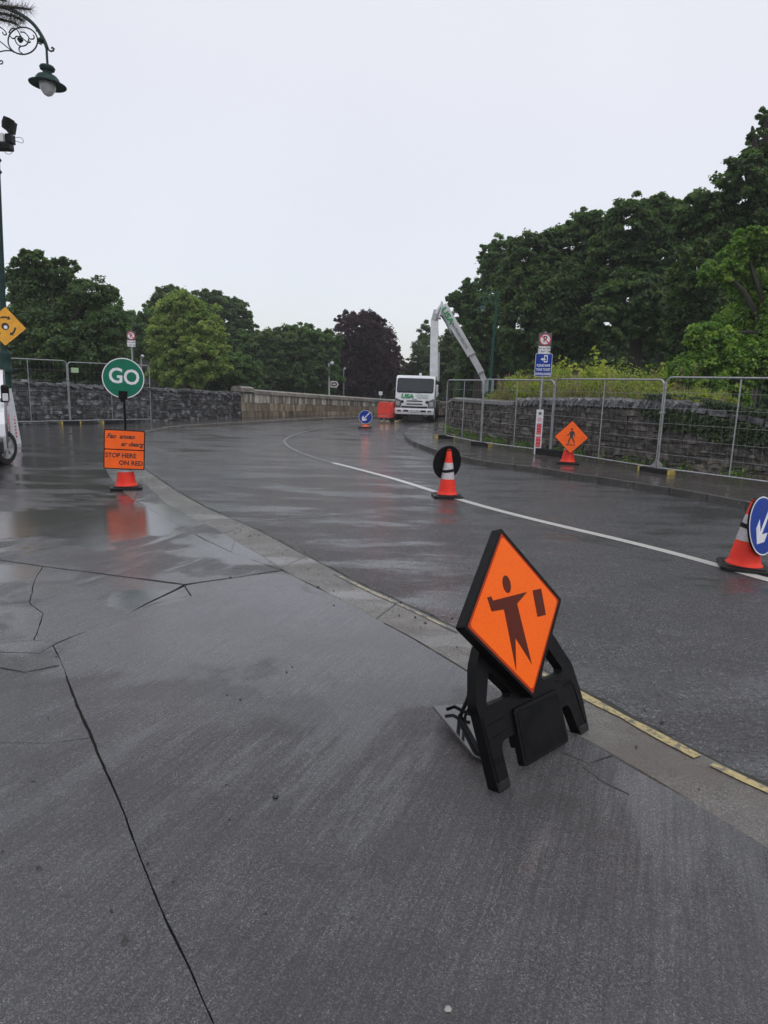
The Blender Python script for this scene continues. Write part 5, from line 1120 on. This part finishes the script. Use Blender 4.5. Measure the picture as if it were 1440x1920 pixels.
tree('elder_tree', 'nearer bright leafed tree hanging over the right end of the wall', [(1400, 470, 55, 30), (1360, 510, 60, 22), (1430, 540, 60, 40), (1400, 610, 70, 40), (1330, 630, 56, 34), (1420, 680, 70, 50), (1320, 690, 52, 40), (1285, 700, 36, 30), (1360, 730, 56, 36), (1500, 600, 60, 120), (1290, 735, 40, 18), (1440, 440, 50, 20)], 16.5, LM_N, 560, 60000, .125, (1470,), .14, GR, cl_r=(.14, .28), depthk=.6, base=.9, droop=.3)

# dark wood that closes the view behind the trees (nobody could count it)
def mass(name, label, segs, n, size, m, cat='woodland', shell=0, depth=1.5):
    P_, n2, c2 = [], [], []
    for (x0, y0, x1, y1, Y, base) in segs:
        k = int(n*abs(x1-x0)/sum(abs(s[2]-s[0]) for s in segs)); u = rng.random(k)
        for i in range(k):
            x = x0+(x1-x0)*u[i]; yt = y0+(y1-y0)*u[i]+10*noise.noise(Vector((x*.02, 0, 0)))+5*noise.noise(Vector((x*.09, 3, 0))); A = PY(x, yt, Y); z = base+(A.z-base)*rng.random()**.8
            P_.append((A.x, Y+rng.uniform(-depth, depth), z)); c2.append(.5+.5*noise.noise(Vector((A.x*.7, z*.9, 0))))
        n2.append(unit(k)*.8+np.array([0, -.3, .6]))
    P_ = np.array(P_); n2 = np.concatenate(n2); n2 /= np.linalg.norm(n2, axis=1)[:, None]
    o = leaves_mesh(name, P_, n2, size*(.6+.8*rng.random(len(P_))), np.array(c2), m, kind='stuff'); o['label'] = label; return o
mass('woodland', 'dark undergrowth and far trees closing the view behind the walls', [(-120, 640, 280, 660, 60, -1), (280, 660, 640, 680, 62, -1), (620, 690, 880, 712, 74, -1), (860, 640, 1300, 600, 44, 0), (1280, 560, 1600, 500, 30, 0)], 60000, .55, LM_D)
# undergrowth on the bank
GRASS = leafmat('weed_leaf', (.18, .25, .04), (.42, .47, .08), (.6, .52, .12), .5, .5)
GRASS2 = leafmat('dry_stem', (.20, .15, .08), (.30, .2, .12), (.33, .17, .13), .3, .6)
n = 26000; s = rng.random(n); off = rng.random(n)**1.3; pts = []; 
hx = [(0, .35), (.06, .5), (.14, .9), (.3, .95), (.5, .9), (.7, .8), (.85, .6), (1, .5)]
sA, sB = s_at_px(pr_, 880), s_at_px(pr_, 1300)
for i in range(n):
    q, u = pr_.at(sA+(sB-sA)*s[i]); b = Vector((-u.y, u.x))
    hgt = .92*np.interp(s[i], [a for a, _ in hx], [b_ for _, b_ in hx])*(1+.5*noise.noise(Vector((s[i]*16, 0, off[i]*2)))+.45*noise.noise(Vector((s[i]*55, 5, off[i]*4))))
    z = rtop(sA+(sB-sA)*s[i])-.15+hgt*rng.random()**.9*(1.0+.5*off[i])
    p = q+b*(.45+off[i]*2.2); pts.append((p.x, p.y, z))
pts = np.array(pts); nn = unit(n)*.8+np.array([0, -.3, .6]); nn /= np.linalg.norm(nn, axis=1)[:, None]
cl = np.array([.5+.6*noise.noise(Vector((p[0]*1.6, p[1]*1.6, p[2]*1.5))) for p in pts])
o = leaves_mesh('undergrowth', pts, nn, (.06+.1*(cl>.6))*(.5+rng.random(n)), cl, GRASS, kind='stuff', aspect=.55); o['label'] = 'yellow-green weeds and ferns growing above the right wall'
mb = MB()
for i in range(2600):
    t = random.random(); s0 = sA+(sB-sA)*t; q, u = pr_.at(s0); b = Vector((-u.y, u.x)); p = q+b*random.uniform(.4, 2.0)
    h = random.uniform(.35, 1.15)*np.interp(t, [a for a, _ in hx], [b_ for _, b_ in hx])*1.15; l = random.gauss(0, .16); l2 = random.gauss(0, .1); z = rtop(s0)-.1; w_ = random.uniform(.004, .009); k = len(mb.v)
    mb.v += [(p.x-w_, p.y, z), (p.x+w_, p.y, z), (p.x+l*.4-w_, p.y+l2*.4, z+h*.6), (p.x+l*.4+w_, p.y+l2*.4, z+h*.6), (p.x+l+w_*2, p.y+l2, z+h*random.uniform(.85, 1))]; mb.f += [(k, k+1, k+3, k+2), (k+2, k+3, k+4)]
o = link('tall_grass', mb.mesh('tall_grass', fix=False), mat('grass_stems', (.20, .17, .07), .6, var=.5, scale=3, col2=(.33, .27, .14), world=True)); o['kind'] = 'stuff'; o['label'] = 'thin dry grass stems standing above the weeds'
mb = MB(); cs = []; ns = []
for i in range(46):   # pinkish flower spikes
    t = random.choice([random.uniform(.02, .2), random.uniform(.1, .3), random.random()]); s0 = sA+(sB-sA)*t; q, u = pr_.at(s0); b = Vector((-u.y, u.x)); p = q+b*random.uniform(.5, 1.6); z = rtop(s0)+random.uniform(.55, 1.0)
    for j in range(26): cs.append((p.x+random.gauss(0, .022), p.y+random.gauss(0, .022), z-j*.011))
cs = np.array(cs); o = leaves_mesh('flower_spikes', cs, unit(len(cs)), .04, rng.random(len(cs)), leafmat('pink_flower', (.25, .13, .12), (.34, .2, .17), (.3, .2, .12), .3), kind='stuff'); o['label'] = 'faded pink flower spikes among the weeds'
# ivy over the right end of the wall
n = 15000; sI = s_at_px(pr_, 1195); P_ = []; c2 = []
while len(P_) < n:
    s0 = random.uniform(sI, pr_.L); q, u = pr_.at(s0); b = Vector((-u.y, u.x)); zt = rtop(s0); d = random.random()**2*1.5; z = zt+.30-d
    dens = noise.noise(Vector((s0*1.1, z*1.6, 0)))+.4*noise.noise(Vector((s0*4, z*5, 2)))+(.55-d*.95)
    if dens < 0 or z < .15: continue
    pf = q-b*(random.uniform(.0, .07)) if z < zt else q+b*random.uniform(-.05, .4); P_.append((pf.x, pf.y, z)); c2.append(.4+.7*noise.noise(Vector((s0*2, z*2, 7))))
bv = Vector((-.9, -.4, 0)).normalized(); nn = unit(n)*.6+np.array([-.6, -.45, .5]); nn /= np.linalg.norm(nn, axis=1)[:, None]
o = leaves_mesh('ivy', np.array(P_), nn, .06*(.6+.8*rng.random(n)), np.array(c2), leafmat('ivy_leaf', (.02, .04, .012), (.045, .075, .02), (.09, .12, .03), .2, .4), aspect=.85); tag(o, 'ivy trailing over the top of the right wall', 'ivy', kind='stuff')
# weeds at the foot of the right wall, fallen leaves and grit
P_ = []; 
for i in range(5200):
    s0 = random.uniform(0, pr_.L); q, u = pr_.at(s0); b = Vector((-u.y, u.x))
    if noise.noise(Vector((s0*1.7, 0, 4))) < -.05: continue
    p = q-b*abs(random.gauss(0, .09)); P_.append((p.x, p.y, .125+random.random()**2*.16))
P_ = np.array(P_); o = leaves_mesh('wall_weeds', P_, unit(len(P_))*.7+np.array([0, 0, .6]), .05*(.5+rng.random(len(P_))), rng.random(len(P_)), LM_N, kind='stuff'); o['label'] = 'small weeds in the crack between right wall and pavement'
P_ = []
for i in range(520):
    s0 = random.uniform(s_at_px(pr_, 1000), pr_.L); q, u = pr_.at(s0); b = Vector((-u.y, u.x)); p = q-b*(.05+abs(random.gauss(0, .3)))
    P_.append((p.x, p.y, .132))
P_ = np.array(P_); nn = unit(len(P_))*.25+np.array([0, 0, 1]); nn /= np.linalg.norm(nn, axis=1)[:, None]
o = leaves_mesh('fallen_leaves', P_, nn, .05*(.4+rng.random(len(P_))), rng.random(len(P_)), leafmat('fallen_leaf', (.10, .07, .03), (.2, .16, .08), (.3, .27, .2), .1), kind='stuff'); o['label'] = 'scattered wet fallen leaves on the right pavement'
mb = MB()
for i in range(230):
    if i < 200: t = random.random(); a = resample(gx(KO), n=60)[int(t*60)]; p = a+Vector((random.gauss(-.1, .16), random.gauss(0, .16), 0))
    else: p = G(random.uniform(0, 1000), random.uniform(1000, 1800))
    s = abs(random.gauss(0, .0035))+.0015; M4 = Matrix.Translation((p.x, p.y, .03+s*.3)) @ Euler((random.random()*3, random.random()*3, random.random()*3)).to_matrix().to_4x4()
    mb.box((-s, -s*.7, -s*.5), (s, s*.7, s*.5), M4)
o = mb.obj('grit', mat('dark_grit', (.018, .017, .015), .6, world=True, scale=30, col2=(.06, .055, .05), coat=.3)); o['kind'] = 'stuff'
def clod(px_, py_, r, label, m, flat=.6):
    p = G(px_, py_, .03); bm = bmesh.new(); bmesh.ops.create_icosphere(bm, subdivisions=2, radius=r)
    for v in bm.verts: v.co += noise.noise_vector(v.co*(1.2/r)+Vector((px_, 0, 0)))*r*.45; v.co.z *= flat
    me = bpy.data.meshes.new('clod'); bm.to_mesh(me); bm.free(); me.shade_smooth(); o = link('debris', me, m, loc=(p.x, p.y, .03+r*flat*.5)); tag(o, label, 'debris')
CL = mat('wet_mud', (.012, .011, .010), .35, coat=.6, scale=40)
clod(516, 1495, .011, 'small round black clod lying alone on the foreground concrete slab', CL)
clod(596, 1101, .012, 'dark crumb next to the kerb stones left of the foreground sign', CL); clod(626, 1135, .008, 'tiny dark crumb on the slab below the kerb joint', CL); clod(432, 1083, .01, 'dark crumb on the joint of the puddled slab', CL)
clod(840, 1893, .010, 'small pale stone at the bottom of the foreground slab', mat('pale_pebble', (.32, .31, .28), .5), .4)
# conifer whose branch hangs into the top left corner
NEE = leafmat('needle', (.012, .02, .012), (.025, .035, .02), (.03, .04, .025), .1)
tp = thing('pine_tree', 'pine whose dark needled branch tip hangs into the top left corner', 'tree', (-6.2, 6.6, 0))
MB().tube([(0, 0, -.2), (.1, 0, 3), (0, .1, 6.5), (0, 0, 9)], [.22, .18, .12, .04], 10).obj('trunk', BARK, tp, smooth=True)
o3 = Vector((-6.2, 6.6, 0)); tips = [[(-260, -40), (-90, 8), (-20, 22), (22, 28), (44, 40)], [(-90, 8), (0, 12), (30, 14), (58, 18)], [(-90, 4), (-30, 30), (10, 38), (34, 46)], [(-120, -10), (-40, -8), (12, 2)], [(-120, -10), (-60, 40), (-20, 60)]]
cs, ns = [], []; mbr = MB()
ar, nr = [], []
for k, br in enumerate(tips):
    p = smoothline([PY(x, y, 7.2+.25*math.sin(k*2+i))-o3 for i, (x, y) in enumerate(br)], 2)
    if k == 0: p = [Vector((0, 0, p[0].z-.4))]+p
    MB().tube(p, [.025*(1-.85*i/(len(p)-1)) for i in range(len(p))], 6).obj('branch', BARK, tp)
    r_ = resample(p[1:], step=.004)
    for q in r_:
        for _ in range(3): ar.append(q); nr.append(1)
ar = np.array([tuple(a) for a in ar]); d = unit(len(ar)); d[:, 0] += .5; d[:, 2] -= .1; d /= np.linalg.norm(d, axis=1)[:, None]; ln = (.06+.07*rng.random(len(ar)))[:, None]
sd = np.cross(d, unit(len(ar))); sd /= np.linalg.norm(sd, axis=1)[:, None]; sd *= .0016
v = np.stack([ar-sd, ar+sd, ar+d*ln], 1).reshape(-1, 3); me = bpy.data.meshes.new('needles'); me.from_pydata(v.tolist(), [], [(3*i, 3*i+1, 3*i+2) for i in range(len(ar))]); link('needles', me, mat('pine_needle', (.014, .022, .014), .6, col2=(.03, .042, .025)), tp)
# stone gate house roof glimpsed between the trees
bh = PY(276, 690, 42); bd = thing('lodge', 'dark slate roofed lodge glimpsed between trees above the GO disc', 'building', (bh.x, 42, -1)); zz0 = PY(272, 690, 42).z+1; zz1 = PY(272, 676, 42).z+1
MB().box((-.5, 0, 0), (.5, 2, zz0)).obj('wall', mat('dark_lodge_wall', (.03, .028, .025), .8), bd); MB().prism([[(-.6, zz0), (.6, zz0), (.3, zz1), (-.4, zz1)]], -.15, 2.15).obj('roof', mat('slate_roof', (.03, .03, .033), .5), bd); MB().box((-.3, -.03, zz0-1.0), (.1, .02, zz0-.3)).obj('window', DG, bd)

# ---------------------------------------------------------------- drizzle haze over the whole place
hb = MB().box((-330, -60, -2.3), (330, 420, 24)); hz_ = hb.mesh('haze'); hm = bpy.data.materials.new('drizzle_haze'); hm.use_nodes = True; hn = hm.node_tree; hn.nodes.clear()
ho = hn.nodes.new('ShaderNodeOutputMaterial'); hv = hn.nodes.new('ShaderNodeVolumePrincipled'); hv.inputs['Density'].default_value = HAZE; hv.inputs['Color'].default_value = (.92, .93, .95, 1); hv.inputs['Anisotropy'].default_value = .2
hn.links.new(hv.outputs[0], ho.inputs['Volume']); ob = link('haze', hz_, hm); ob['kind'] = 'stuff'; ob['label'] = 'thin drizzle haze hanging over the road and trees'
